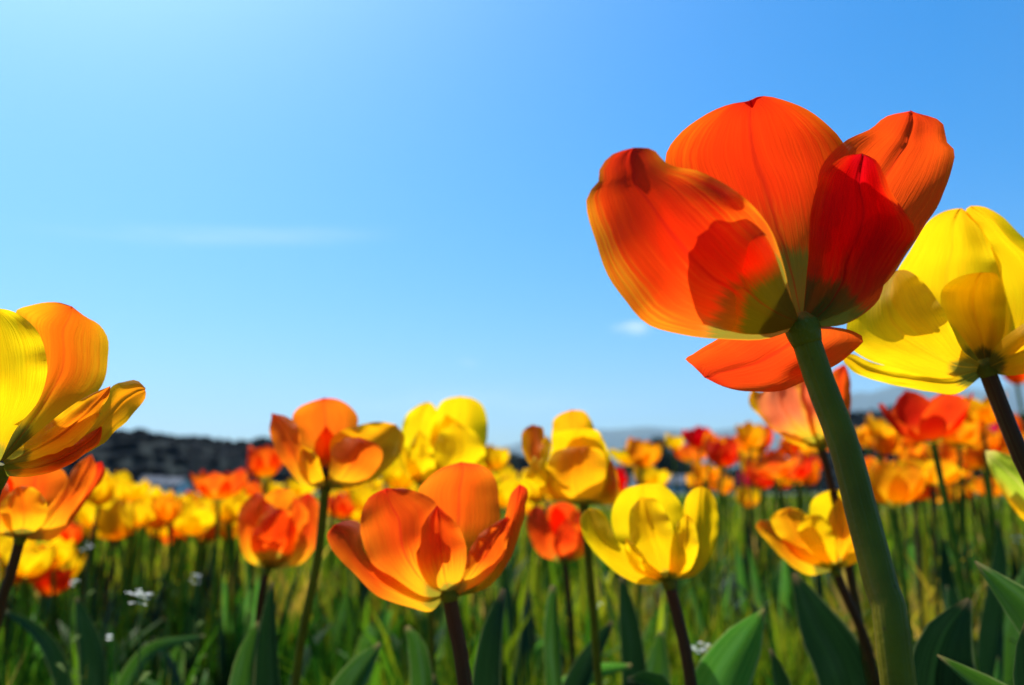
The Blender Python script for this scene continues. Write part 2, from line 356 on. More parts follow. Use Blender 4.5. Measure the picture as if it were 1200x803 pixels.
def leaf_sheet(path, widths, fold=.5, face=None, nu=10, nv=30, seed=0.):
    P = cr(path, nv); V = []; UV = []; m = len(widths) - 1
    for j, p in enumerate(P):
        dv = (P[min(j + 1, nv)] - P[max(j - 1, 0)]).normalized()
        f = face if face is not None else Vector((0, -1, 0))
        side = dv.cross(f).normalized(); nrm = side.cross(dv).normalized()
        t = j / nv * m; i = min(int(t), m - 1); wd = widths[i] + (widths[i + 1] - widths[i]) * (t - i)
        for k in range(nu + 1):
            u = 2 * k / nu - 1
            wv = noise.noise(Vector((seed + u * .8, j / nv * 5, seed * 2))) * .22 * abs(u)
            V.append(p + side * (u * wd / 2) + nrm * ((u * u) * wd * fold * .5 + wd * wv)); UV.append((k / nu, j / nv))
    return V, grid_faces(nu, nv), UV
def add_leaf(t, root, pts, mat='leaf', fold=.5, face=(0, -1, .2)):
    """pts: (x, y, distance, width in metres) in photo pixels, from low to tip; grows out of the plant's root"""
    root = Vector(root); q = [px(a, b, c) for a, b, c, _ in pts]
    path = [root + Vector((0, 0, .005))] + [root.lerp(q[0], .5) + Vector((0, 0, q[0].z * .08))] + q
    wd = [.012, max(.02, pts[0][3] * .8)] + [p[3] for p in pts]
    # width samples at even spacing along the path
    cum = [0]
    for a, b in zip(path, path[1:]): cum.append(cum[-1] + (b - a).length)
    n = 16; W = []
    for k in range(n + 1):
        s = cum[-1] * k / n; j = 0
        while j < len(cum) - 2 and cum[j + 1] < s: j += 1
        f = (s - cum[j]) / (cum[j + 1] - cum[j]); W.append(wd[j] + (wd[j + 1] - wd[j]) * f)
    path = [p - root for p in path]
    V, F, UV = leaf_sheet(path, W, fold, Vector(face), seed=hash_(str(pts[0])))
    obj('leaf', mesh('leaf', V, F, UV), M[mat], t)

def crop(x0, y0, s): return lambda p: (x0 + p[0] / s, y0 + p[1] / s)

# --- hero: scarlet-orange tulip towering at the right
T = crop(660, 90, 2.1125)
FL, FR = (-.25, -.95, -.9, -.25), (-.9, -.95, -.25, -.25)
custom_tulip('huge scarlet-orange tulip on a thick green stem, tallest flower of all', 'scarlet', T, [
    ([(590, 618), (500, 650), (400, 650), (300, 640), (205, 610), (145, 545), (100, 470), (72, 380), (58, 300), (85, 262), (90, 225), (125, 190)], (175, 176), [(582, 608), (560, 530), (545, 465), (515, 380), (465, 315), (400, 265), (330, 232), (262, 218), (225, 182)], (-.35, -.95, -.8, -.5)),
    ([(585, 612), (480, 520), (330, 400), (262, 270), (250, 200), (290, 140), (350, 95), (410, 68), (450, 62)], (468, 76), [(600, 612), (660, 500), (720, 380), (728, 260), (692, 165), (655, 120), (605, 82), (545, 58), (490, 50)], (.45, 1.0, .45, .55)),
    ([(596, 612), (608, 500), (618, 340), (636, 232), (690, 165), (760, 130), (800, 98)], (860, 85), [(605, 618), (720, 570), (800, 510), (850, 440), (905, 355), (950, 270), (969, 190), (948, 160), (935, 110)], (.38, .30, .05, .12)),
    ([(592, 614), (600, 520), (608, 430), (612, 330), (640, 245), (690, 200)], (740, 190), [(602, 622), (700, 612), (775, 560), (800, 500), (838, 450), (868, 385), (850, 340), (818, 296), (797, 250), (775, 207)], (.22, .06, -.08, .0)),
    ([(590, 606), (520, 604), (440, 618), (372, 655), (325, 684), (306, 700)], (350, 745), [(605, 618), (650, 625), (700, 624), (745, 650), (705, 690), (640, 735), (560, 772), (470, 777), (400, 768)], (.3, .55, .35, 1.1)),
    ([(590, 612), (500, 638), (400, 625), (320, 560), (255, 460), (225, 360)], (255, 282), [(588, 606), (552, 520), (515, 420), (455, 330), (390, 285), (320, 268)], (-.40, -.885, -.74, -.70)),
], [(940, 384, .252), (960, 445, .249), (989, 522, .241), (1012, 610, .233), (1037, 705, .223), (1053, 803, .216)], .0043, .252, .042, 'stem_green', inner=False, mats=['scarlet', 'crimson', 'vermilion', 'crimson', 'vermilion', 'scarlet'])

# --- yellow tulip behind the hero at the right frame edge
T = crop(960, 220, 3.0875)
custom_tulip('large open yellow tulip on dark red stem at the right edge, beside the scarlet one', 'golden', T, [
    ([(590, 650), (430, 590), (270, 430), (272, 320), (335, 220), (368, 150), (415, 105), (470, 78)], (515, 74), [(605, 645), (668, 520), (668, 370), (645, 270), (605, 180), (565, 125), (535, 88)], (.4, .95, .6, .45)),
    ([(610, 645), (668, 520), (665, 370), (625, 230), (575, 145), (528, 88)], (548, 66), [(640, 655), (850, 570), (920, 420), (870, 270), (745, 185), (670, 110), (600, 70)], (.5, .8, .0, .4)),
    ([(592, 645), (520, 545), (452, 460), (437, 400), (460, 350), (520, 318)], (590, 306), [(615, 648), (664, 540), (676, 450), (668, 370), (640, 310)], (.15, .35, .2, .1)),
    ([(585, 660), (450, 690), (300, 660), (170, 620), (105, 560), (105, 470), (160, 385)], (260, 300), [(592, 645), (520, 590), (480, 510), (435, 420), (380, 345), (320, 300)], (-.1, -.45, -.5, .0)),
    ([(590, 680), (500, 745), (400, 738), (260, 712), (150, 680), (90, 630)], (85, 600), [(590, 655), (450, 670), (300, 655), (190, 632), (125, 602)], (.3, .1, .1, .2)),
    ([(600, 665), (700, 680), (850, 640), (960, 560)], (1000, 430), [(605, 645), (650, 560), (740, 490), (850, 420), (940, 400)], (-.1, -.7, -.7, -.1)),
], [(1155, 430, .345), (1174, 480, .342), (1200, 545, .338), (1235, 640, .335)], .0034, .345, .036, inner=False)

# --- orange and yellow tulip cut by the left frame edge
T = crop(0, 330, 2.771)
custom_tulip('large orange and yellow tulip cut off by the left frame edge', 'flame', T, [
    ([(-30, 590), (-120, 490), (-180, 350), (-170, 200), (-120, 115)], (-50, 86), [(0, 585), (50, 480), (122, 395), (152, 310), (148, 230), (115, 155), (60, 106), (0, 86)], (-.6, -.95, -.6, -.5)),
    ([(-5, 580), (50, 430), (80, 270), (65, 160), (52, 96), (110, 74), (180, 66)], (235, 82), [(15, 585), (130, 500), (250, 415), (335, 340), (352, 255), (350, 190), (325, 142), (275, 112)], (.3, .8, .5, .4)),
    ([(10, 585), (110, 500), (225, 408), (305, 362)], (358, 340), [(20, 600), (130, 575), (230, 535), (300, 470), (342, 395)], (-.5, -.55, -.3, -.2)),
    ([(15, 590), (150, 520), (300, 420), (362, 342), (405, 325), (440, 322)], (472, 348), [(25, 612), (150, 600), (300, 545), (400, 465), (455, 405), (475, 375)], (.3, .15, -.1, .1)),
    ([(10, 595), (120, 575), (220, 530)], (328, 470), [(15, 632), (100, 634), (200, 608), (290, 556), (328, 510)], (-.3, -.5, -.2, -.1)),
    ([(-10, 600), (-90, 560), (-200, 480), (-290, 400)], (-320, 350), [(-5, 628), (-100, 640), (-220, 590), (-300, 480)], (.2, -.1, -.3, 0)),
], [(-6, 556, .30), (-30, 640, .30), (-45, 740, .30)], .0038, .30, .035, mats=['yellow', None, None, 'amber', 'orange', None], inner=False)

# --- orange tulip front centre
T = crop(360, 440, 2.2107)
custom_tulip('wide open orange tulip at front centre, largest of the low ones', 'orange', T, [
    ([(355, 575), (320, 612), (270, 602), (190, 575), (120, 512), (70, 455), (50, 415)], (72, 386), [(365, 568), (300, 572), (225, 525), (170, 490), (142, 440), (138, 385), (105, 376)], (-.05, -.4, -.5, .1)),
    ([(360, 570), (300, 575), (215, 532), (162, 482), (140, 420), (138, 370), (158, 318)], (205, 292), [(368, 562), (335, 530), (320, 470), (325, 400), (336, 335), (300, 308), (255, 293)], (-.4, -.8, -.7, -.3)),
    ([(366, 562), (320, 500), (292, 400), (288, 305), (310, 270), (348, 240)], (400, 224), [(378, 562), (435, 525), (478, 440), (498, 370), (496, 315), (484, 260), (445, 230)], (.5, .95, .5, .5)),
    ([(364, 566), (315, 545), (285, 485), (284, 425), (308, 372)], (336, 336), [(376, 564), (403, 520), (413, 460), (402, 410), (372, 368)], (-.75, -1., -.8, -.6)),
    ([(382, 566), (425, 530), (475, 460), (512, 370), (526, 310)], (550, 282), [(392, 574), (470, 548), (522, 482), (552, 400), (571, 320), (568, 292)], (.1, .3, .0, .05)),
    ([(378, 565), (400, 500), (440, 420), (488, 382)], (522, 364), [(388, 570), (450, 535), (500, 482), (522, 420)], (-.5, -.6, -.2, -.2)),
], [(526, 694, .405), (534, 740, .402), (545, 803, .398)], .0036, .405, .037,
    leaves=[([(570, 880, .52, .022), (570, 803, .52, .018), (576, 745, .52, .014), (590, 690, .53, .003)], 'leaf_dark', .5)])

# --- yellow tulip front right of centre
T = crop(580, 460, 2.34)
custom_tulip('pure yellow tulip on a slim dark stem, low at right of centre', 'yellow', T, [
    ([(462, 522), (400, 527), (330, 492), (270, 432), (235, 372), (237, 335)], (262, 317), [(468, 515), (435, 470), (372, 430), (332, 400), (312, 350), (290, 324)], (.0, -.35, -.6, .1)),
    ([(466, 515), (400, 480), (342, 420), (320, 360), (326, 305), (358, 264)], (412, 250), [(478, 512), (515, 450), (525, 380), (515, 320), (492, 280), (458, 254)], (.5, .95, .6, .5)),
    ([(482, 512), (495, 440), (512, 350), (520, 300), (540, 268)], (566, 257), [(494, 516), (550, 502), (592, 452), (613, 380), (610, 315), (592, 270)], (.3, .2, -.1, .1)),
    ([(474, 514), (478, 450), (486, 400), (500, 358)], (525, 334), [(485, 515), (530, 492), (556, 440), (556, 390), (542, 350)], (-.7, -.95, -.6, -.5)),
    ([(462, 520), (420, 507), (380, 482), (358, 440)], (356, 400), [(472, 514), (432, 482), (402, 440), (376, 408)], (-.5, -.8, -.8, -.5)),
    ([(466, 515), (410, 470), (372, 400), (370, 330)], (400, 285), [(480, 514), (500, 460), (490, 380), (450, 300)], (-.55, -.95, -.7, -.55)),
], [(784, 682, .475), (797, 735, .47), (810, 803, .465)], .0034, .475, .036)

# --- orange tulip left of centre against the sky
T = crop(260, 440, 2.2136)
custom_tulip('orange tulip with a yellow-rimmed petal folded right, against sky left of centre', 'orange', T, [
    ([(258, 292), (200, 276), (150, 212), (125, 150)], (128, 98), [(266, 288), (228, 262), (208, 190), (196, 132), (165, 106)], (.0, -.4, -.5, .0)),
    ([(264, 288), (225, 240), (205, 180), (182, 118), (204, 80)], (265, 58), [(274, 288), (322, 240), (346, 160), (353, 112), (332, 80), (300, 62)], (.5, .95, .5, .5)),
    ([(272, 290), (285, 230), (280, 180), (300, 150), (350, 130), (405, 121)], (452, 128), [(284, 294), (330, 292), (385, 275), (425, 250), (462, 205), (473, 160)], (.1, .0, -.3, .3)),
    ([(270, 288), (282, 230), (286, 190), (312, 165)], (355, 160), [(285, 294), (350, 284), (396, 252), (416, 212), (406, 180)], (-.6, -.9, -.5, -.5)),
    ([(258, 292), (215, 272), (198, 235)], (205, 180), [(270, 290), (262, 255), (245, 205)], (-.5, -.8, -.8, -.5)),
    ([(262, 292), (240, 240), (240, 180)], (270, 130), [(276, 292), (300, 240), (305, 180)], (.4, .7, .5, .4)),
], [(381, 574, .56), (373, 650, .57), (355, 740, .58), (346, 803, .59)], .0029, .56, .038, 'stem_green', mats=[None, None, 'amber', None, 'amber', None],
    leaves=[([(392, 870, .62, .026), (405, 815, .62, .026), (424, 783, .62, .020), (446, 754, .62, .003)], 'leaf', .5)])

# --- yellow tulip behind the orange ones
T = crop(360, 440, 2.2107)
custom_tulip('bright yellow tulip against the sky, behind the two orange flowers', 'yellow', T, [
    ([(292, 285), (250, 232), (242, 170), (252, 110), (282, 80)], (310, 68), [(302, 282), (330, 220), (338, 150), (338, 100), (326, 75)], (.2, .4, .5, .3)),
    ([(302, 280), (322, 220), (312, 160), (330, 100), (352, 65)], (396, 53), [(325, 280), (420, 244), (458, 200), (467, 130), (456, 80), (430, 60)], (.6, .9, .3, .4)),
    ([(305, 282), (325, 232), (328, 190), (346, 145)], (382, 122), [(325, 284), (400, 272), (452, 232), (460, 190), (432, 145)], (-.6, -.95, -.6, -.5)),
    ([(288, 288), (250, 252), (233, 210)], (238, 168), [(302, 284), (292, 240), (266, 198)], (-.3, -.7, -.8, -.3)),
    ([(294, 288), (262, 250), (258, 200)], (290, 140), [(312, 288), (330, 250), (326, 190)], (-.7, -.9, -.8, -.6)),
    ([(298, 285), (300, 210), (330, 150)], (360, 100), [(320, 285), (400, 230), (420, 150)], (.5, .9, .5, .5)),
], [(500, 566, .76), (502, 640, .77), (505, 720, .78)], .0030, .76, .038, 'stem_green')

# --- amber tulip right of centre with a folded yellow rim
T = crop(560, 450, 5)
custom_tulip('amber and yellow tulip with flopped-over petals, right of centre above a red one', 'amber', T, [
    ([(570, 700), (410, 560), (290, 450), (254, 330), (270, 268)], (320, 238), [(600, 680), (440, 560), (370, 430), (392, 330), (382, 258)], (.1, -.3, -.5, .1)),
    ([(600, 690), (450, 450), (434, 260), (462, 190)], (550, 150), [(650, 690), (745, 450), (692, 280), (632, 168)], (.5, .95, .5, .5)),
    ([(600, 700), (430, 600), (395, 500), (435, 380), (450, 290)], (600, 260), [(660, 700), (790, 570), (770, 420), (722, 300), (684, 266)], (.1, .3, .1, .0)),
    ([(590, 710), (430, 650), (398, 520), (430, 420), (490, 384)], (620, 366), [(655, 710), (722, 650), (752, 500), (746, 420), (700, 378)], (-.65, -.95, -.65, -.5)),
    ([(570, 705), (380, 640), (288, 560), (305, 470)], (400, 300), [(605, 700), (455, 560), (400, 470), (432, 370)], (-.3, -.6, -.6, -.2)),
    ([(650, 705), (740, 600), (758, 490)], (780, 438), [(690, 712), (800, 695), (824, 600), (804, 490)], (-.1, -.2, .2, .1)),
], [(684, 592, .62), (692, 680, .63), (700, 780, .64)], .0030, .62, .040, 'stem_green', mats=['flame', 'amber', 'yellow', 'amber', 'yellow', 'amber'])

# --- orange tulip low at left
T = crop(0, 520, 4.017)
custom_tulip('orange tulip with yellow petal bases on a dark stem, under the left edge flower', 'flame', T, [
    ([(60, 445), (-60, 405), (-125, 290), (-105, 200)], (-30, 150), [(88, 442), (62, 380), (52, 280), (32, 180)], (-.2, -.6, -.7, -.2)),
    ([(82, 442), (10, 350), (-10, 220), (40, 120)], (150, 85), [(110, 442), (250, 340), (325, 220), (290, 120)], (.4, .9, .5, .4)),
    ([(105, 442), (200, 330), (290, 220), (350, 110)], (430, 50), [(150, 455), (262, 445), (335, 335), (412, 222), (452, 120)], (-.4, -.4, -.1, .0)),
    ([(120, 445), (300, 310), (400, 200), (430, 105)], (478, 84), [(155, 455), (300, 405), (425, 245), (492, 150)], (.3, .4, .2, .2)),
    ([(78, 445), (20, 380), (0, 290)], (80, 200), [(112, 446), (200, 380), (220, 280), (160, 210)], (-.7, -.95, -.7, -.5)),
    ([(70, 445), (-30, 350), (-60, 230)], (-20, 110), [(100, 445), (80, 330), (60, 180)], (.5, .9, .7, .4)),
], [(24, 630, .50), (12, 675, .50), (-4, 730, .50)], .0030, .50, .038, mats=['orange', 'orange', 'orange', 'orange', 'flame', 'orange'])

# --- red-orange closed tulip, left of centre
T = crop(260, 440, 2.2136)
custom_tulip('closed red-orange tulip below the folded orange one, dark pointed leaves beneath', 'orange', T, [
    ([(112, 502), (60, 474), (41, 400), (50, 340)], (86, 303), [(124, 500), (104, 430), (98, 370), (112, 318)], (-.1, -.5, -.6, -.1)),
    ([(116, 498), (80, 400), (88, 330)], (145, 294), [(136, 498), (190, 400), (202, 335), (182, 300)], (.5, .9, .5, .4)),
    ([(134, 498), (180, 400), (188, 330)], (222, 303), [(148, 503), (212, 484), (252, 422), (254, 350), (242, 318)], (-.2, -.2, .1, .0)),
    ([(116, 502), (74, 445), (98, 370)], (150, 343), [(140, 503), (184, 462), (194, 400), (178, 358)], (-.65, -.95, -.65, -.45)),
    ([(120, 500), (100, 440), (80, 370)], (110, 320), [(132, 500), (140, 430), (150, 360)], (-.3, -.6, -.6, -.2)),
    ([(125, 500), (150, 440), (160, 370)], (190, 315), [(140, 500), (200, 430), (225, 360)], (-.6, -.7, -.3, -.2)),
], [(313, 668, .76), (306, 700, .76), (300, 760, .77)], .0034, .76, .037, mats=[None, 'flame', None, 'scarlet'],
    leaves=[([(318, 900, .66, .03), (316, 803, .66, .022), (316, 740, .66, .016), (320, 682, .66, .002)], 'leaf_dark', .7),
            ([(280, 900, .66, .025), (284, 803, .66, .02), (292, 760, .66, .014), (303, 728, .66, .002)], 'leaf', .5)])

# --- small red-orange tulip between the orange and the yellow
T = crop(580, 460, 2.34)
custom_tulip('small red-orange tulip between the front orange and the pure yellow ones', 'scarlet', T, [
    ([(178, 466), (120, 442), (91, 382), (90, 330)], (110, 311), [(188, 464), (162, 400), (143, 340), (130, 316)], (-.1, -.5, -.6, .0)),
    ([(182, 462), (148, 390), (145, 320)], (185, 300), [(202, 462), (224, 400), (228, 330), (212, 308)], (.4, .9, .5, .4)),
    ([(194, 462), (208, 400), (224, 345)], (240, 318), [(204, 467), (250, 442), (259, 390), (253, 340)], (-.3, -.2, .1, .0)),
    ([(182, 466), (160, 420), (172, 375)], (195, 345), [(200, 466), (222, 430), (225, 385)], (-.7, -.95, -.7, -.5)),
    ([(186, 464), (150, 400), (150, 340)], (165, 310), [(198, 464), (200, 400), (195, 340)], (.5, .8, .7, .4)),
    ([(188, 466), (210, 420), (215, 360)], (230, 320), [(200, 466), (240, 410), (245, 350)], (.5, .7, .4, .3)),
], [(662, 658, .92), (668, 720, .92), (672, 800, .93)], .003, .92, .032, mats=['vermilion', 'vermilion', 'orange', 'vermilion', 'vermilion', 'orange'])

# --- amber tulip left of the thick stem
T = crop(860, 420, 2.097)
custom_tulip('amber tulip tilted left, low behind the thick green stem', 'amber', T, [
    ([(238, 524), (180, 532), (120, 492), (75, 442), (54, 415)], (64, 399), [(246, 516), (195, 470), (132, 420), (90, 399)], (.0, -.4, -.5, .1)),
    ([(242, 520), (162, 492), (112, 440), (90, 400), (100, 380)], (135, 367), [(250, 514), (218, 460), (192, 400), (166, 374)], (-.3, -.7, -.8, -.3)),
    ([(248, 516), (200, 440), (184, 380), (200, 340)], (245, 321), [(262, 517), (322, 482), (334, 405), (312, 345), (282, 325)], (.5, .9, .4, .5)),
    ([(246, 517), (204, 490), (164, 440), (158, 410)], (190, 384), [(258, 517), (254, 470), (242, 420), (216, 388)], (-.8, -.95, -.7, -.6)),
    ([(252, 517), (262, 450), (280, 400)], (305, 360), [(264, 518), (315, 490), (330, 430), (325, 380)], (-.4, -.3, .1, .0)),
    ([(250, 517), (240, 450), (230, 390)], (260, 340), [(262, 518), (290, 450), (290, 380)], (-.6, -.8, -.6, -.4)),
], [(979, 668, .60), (992, 700, .60), (1012, 745, .60), (1028, 803, .60)], .0032, .60, .035, mats=['flame', 'amber', 'yellow', 'yellow'],
    leaves=[([(1010, 900, .62, .05), (985, 790, .62, .045), (955, 730, .62, .034), (930, 672, .62, .004)], 'leaf_dark', .35)])

# --- salmon tulip just behind the hero's stem
T = crop(860, 420, 5.733)
custom_tulip('salmon-orange cup tulip directly behind the thick green stem', 'salmon', T, [
    ([(565, 605), (400, 575), (250, 465), (130, 345), (98, 270)], (125, 205), [(585, 598), (420, 480), (300, 360), (215, 250)], (.0, -.3, -.5, .1)),
    ([(568, 604), (330, 525), (180, 390), (150, 265), (220, 200)], (330, 120), [(592, 602), (530, 450), (485, 300), (425, 170)], (-.5, -.9, -.7, -.4)),
    ([(598, 602), (640, 450), (640, 250), (655, 100)], (745, 36), [(635, 604), (762, 435), (788, 280), (778, 120)], (.2, .3, .0, .2)),
    ([(580, 604), (490, 450), (430, 250), (440, 150)], (520, 100), [(602, 604), (630, 400), (610, 250), (570, 150)], (-.6, -.9, -.6, -.4)),
    ([(575, 604), (400, 450), (300, 250), (340, 120)], (430, 60), [(610, 604), (650, 400), (620, 220), (540, 90)], (.5, .9, .5, .5)),
    ([(590, 604), (600, 450), (600, 300)], (680, 180), [(620, 604), (700, 450), (730, 300)], (-.5, -.6, -.2, -.2)),
], [(962, 522, .62), (972, 560, .62), (990, 640, .62)], .003, .62, .038, mats=['amber', None, 'orange', None, 'flame', 'orange'])

# --- unopened bud at the right edge
T = crop(980, 420, 4.0136)
custom_tulip('unopened lime-green tulip bud with yellow rim at the right edge', 'lime', T, [
    ([(960, 780), (870, 722), (800, 640), (725, 530)], (698, 434), [(990, 660), (930, 545), (850, 476), (760, 437)], (-.5, -.9, -.4, -.1)),
    ([(970, 800), (880, 760), (805, 670), (740, 570)], (700, 440), [(985, 720), (900, 640), (810, 560), (740, 480)], (-.2, -.4, .0, .0)),
    ([(975, 720), (900, 640), (830, 560)], (740, 450), [(1010, 640), (950, 540), (870, 480), (800, 450)], (.4, .8, .5, .1)),
], [(1224, 606, .55), (1232, 660, .55), (1240, 760, .55)], .0032, .55, .022, 'stem_green', mats=[None, 'amber', None])

# ---------------------------------------------------------------- generic tulips (built once per kind, then copied)
def cup_petal(openness, Rf, H, Wd, phi, inner, seed, nu, nv):
    V = []; UV = []
    for j in range(nv + 1):
        v = j / nv
        r = Rf * (math.sin(min(1, v * 1.5) * math.pi / 2) ** .8) * (.86 if inner else 1) + Rf * (openness - .45) * 1.1 * v ** 1.6
        z = H * (v ** 1.25) * (1 - max(0, openness - .6) * .55 * v) + (.002 if inner else 0)
        wv = Wd * max(0, math.sin(math.pi * min(1, (v * .93 + .07)) ** 1.15)) ** .62
        if j == nv: wv = 0
        for i in range(nu + 1):
            u = 2 * i / nu - 1
            th = phi + u * wv / 2 / max(r, Rf * .55)
            rr = r * (1 + .10 * noise.noise(Vector((u + seed, v * 3, seed))) - .06 * u * u * (1 if openness < .7 else -.6))
            zz = z + Rf * .12 * noise.noise(Vector((u * 2, v * 2 + seed, 4.4))) * v + .0012 * (1 if u > 0 else -1) * u
            V.append(Vector((rr * math.cos(th), rr * math.sin(th), zz))); UV.append((i / nu, v))
    return V, grid_faces(nu, nv), UV
SHAPES = [(.30, .026, .058, .050), (.50, .030, .055, .052), (.72, .033, .052, .054), (1.0, .034, .050, .055)]
PET = {}; BLO = {}
def petal_meshes(shape, col):
    key = (shape, col)
    if key not in PET:
        op, Rf, H, Wd = SHAPES[shape]; r_ = random.Random(hash_(col) + shape); lst = []
        for k in range(6):
            V, F, UV = cup_petal(op + r_.uniform(-.14, .22), Rf, H * r_.uniform(.9, 1.06), Wd, k * math.pi / 3 + r_.uniform(-.12, .12), k % 2, k * 3.1 + shape, 10, 14)
            me = mesh('petal', V, F, UV); me.materials.append(M[col]); lst.append(me)
        PET[key] = lst
    return PET[key]
def blossom_mesh(shape, col, var):
    key = (shape, col, var)
    if key not in BLO:
        op, Rf, H, Wd = SHAPES[shape]; r_ = random.Random(hash_(col) + shape + var * 17); VV = []; FF = []; UU = []
        for k in range(6):
            V, F, UV = cup_petal(op + r_.uniform(-.2, .32), Rf, H * r_.uniform(.85, 1.08), Wd, k * math.pi / 3 + r_.uniform(-.2, .2), k % 2, k * 3.1 + shape + var * 5, 6, 9)
            n0 = len(VV); VV += V; UU += UV; FF += [tuple(i + n0 for i in f) for f in F]
        me = mesh('blossom', VV, FF, UU); me.materials.append(M[col]); BLO[key] = me
    return BLO[key]
def lance(len_, w_, lean, droop, seed, nu=4, nv=10, fold=.5):
    path = [Vector((0, 0, 0)), Vector((lean * .25, 0, len_ * .35)), Vector((lean * .6, 0, len_ * .7)), Vector((lean, 0, len_ * (1 - droop)))]
    V, F, UV = leaf_sheet(path, [w_ * .45, w_ * .85, w_, w_ * .7, w_ * .05], fold, Vector((1, 0, .1)), nu, nv, seed)
    return V, F, UV
LEAVES = []
for k, (ln, wd, le, dr, mt) in enumerate([(.24, .034, .07, .05, 'leaf'), (.20, .042, .11, .15, 'leaf'), (.27, .028, .05, .0, 'leaf_dark'), (.17, .036, .10, .2, 'leaf_bright'), (.22, .046, .09, .12, 'leaf_dark'), (.25, .030, .06, .02, 'leaf_bright')]):
    V, F, UV = lance(ln, wd, le, dr, k * 2.3); me = mesh('leaf', V, F, UV); me.materials.append(M[mt]); LEAVES.append(me)
STEMS = []
for k in range(6):
    bx, by = math.cos(k * 1.9) * .012, math.sin(k * 1.9) * .012
    V, F, UV = tube([(0, 0, 0), (bx, by, .35), (bx * .8, by * .8, .7), (0, 0, 1.0)], [.0036, .0034, .0032, .0034], 8, 12)
    me = mesh('stem', V, F, UV); me.materials.append(M['stem_far' if k else 'stem_brown']); STEMS.append(me)
ALLT = []
def tulip(top, label, col, shape, big=True, group=None, scale=1., nleaf=2, tilt=None):
    """top: world point of the flower's seat"""
    if tilt is None: tilt = (rnd.uniform(-.16, .16), rnd.uniform(-.16, .16))
    lean = (tilt[0] * .35 * top.z, -tilt[1] * .35 * top.z)
    root = Vector((top.x - tilt[1] * .25 * top.z, top.y + tilt[0] * .25 * top.z, 0))
    t = thing('tulip', root, label, 'tulip', group)
    r_ = rnd.random() * 6.28
    rot = (tilt[0], tilt[1], 0)
    loc = top - root
    d = loc.length
    q = loc.to_track_quat('Z', 'Y').to_euler()
    st = obj('stem', STEMS[rnd.randrange(6)], None, t); st.scale = (scale, scale, d / 1.0); st.rotation_euler = q
    E = Matrix.Rotation(r_, 3, 'Z'); RM = (Matrix.Rotation(tilt[1], 3, 'Y') @ Matrix.Rotation(-tilt[0], 3, 'X') @ E).to_euler()
    if big:
        for me in petal_meshes(shape, col):
            p = obj('petal', me, None, t); p.location = loc; p.rotation_euler = RM; p.scale = (scale,) * 3
    else:
        p = obj('blossom', blossom_mesh(shape, col, rnd.randrange(3)), None, t); p.location = loc; p.rotation_euler = RM; p.scale = (scale,) * 3
    for k in range(nleaf):
        l = obj('leaf', LEAVES[rnd.randrange(len(LEAVES))], None, t); l.rotation_euler = (0, 0, rnd.random() * 6.28)
        s = rnd.uniform(.75, 1.1) * min(1.15, top.z / .36); l.scale = (s, s, s * rnd.uniform(.85, 1.1)); l.location = (0, 0, 0)
    ALLT.append((root.x, root.y)); return t

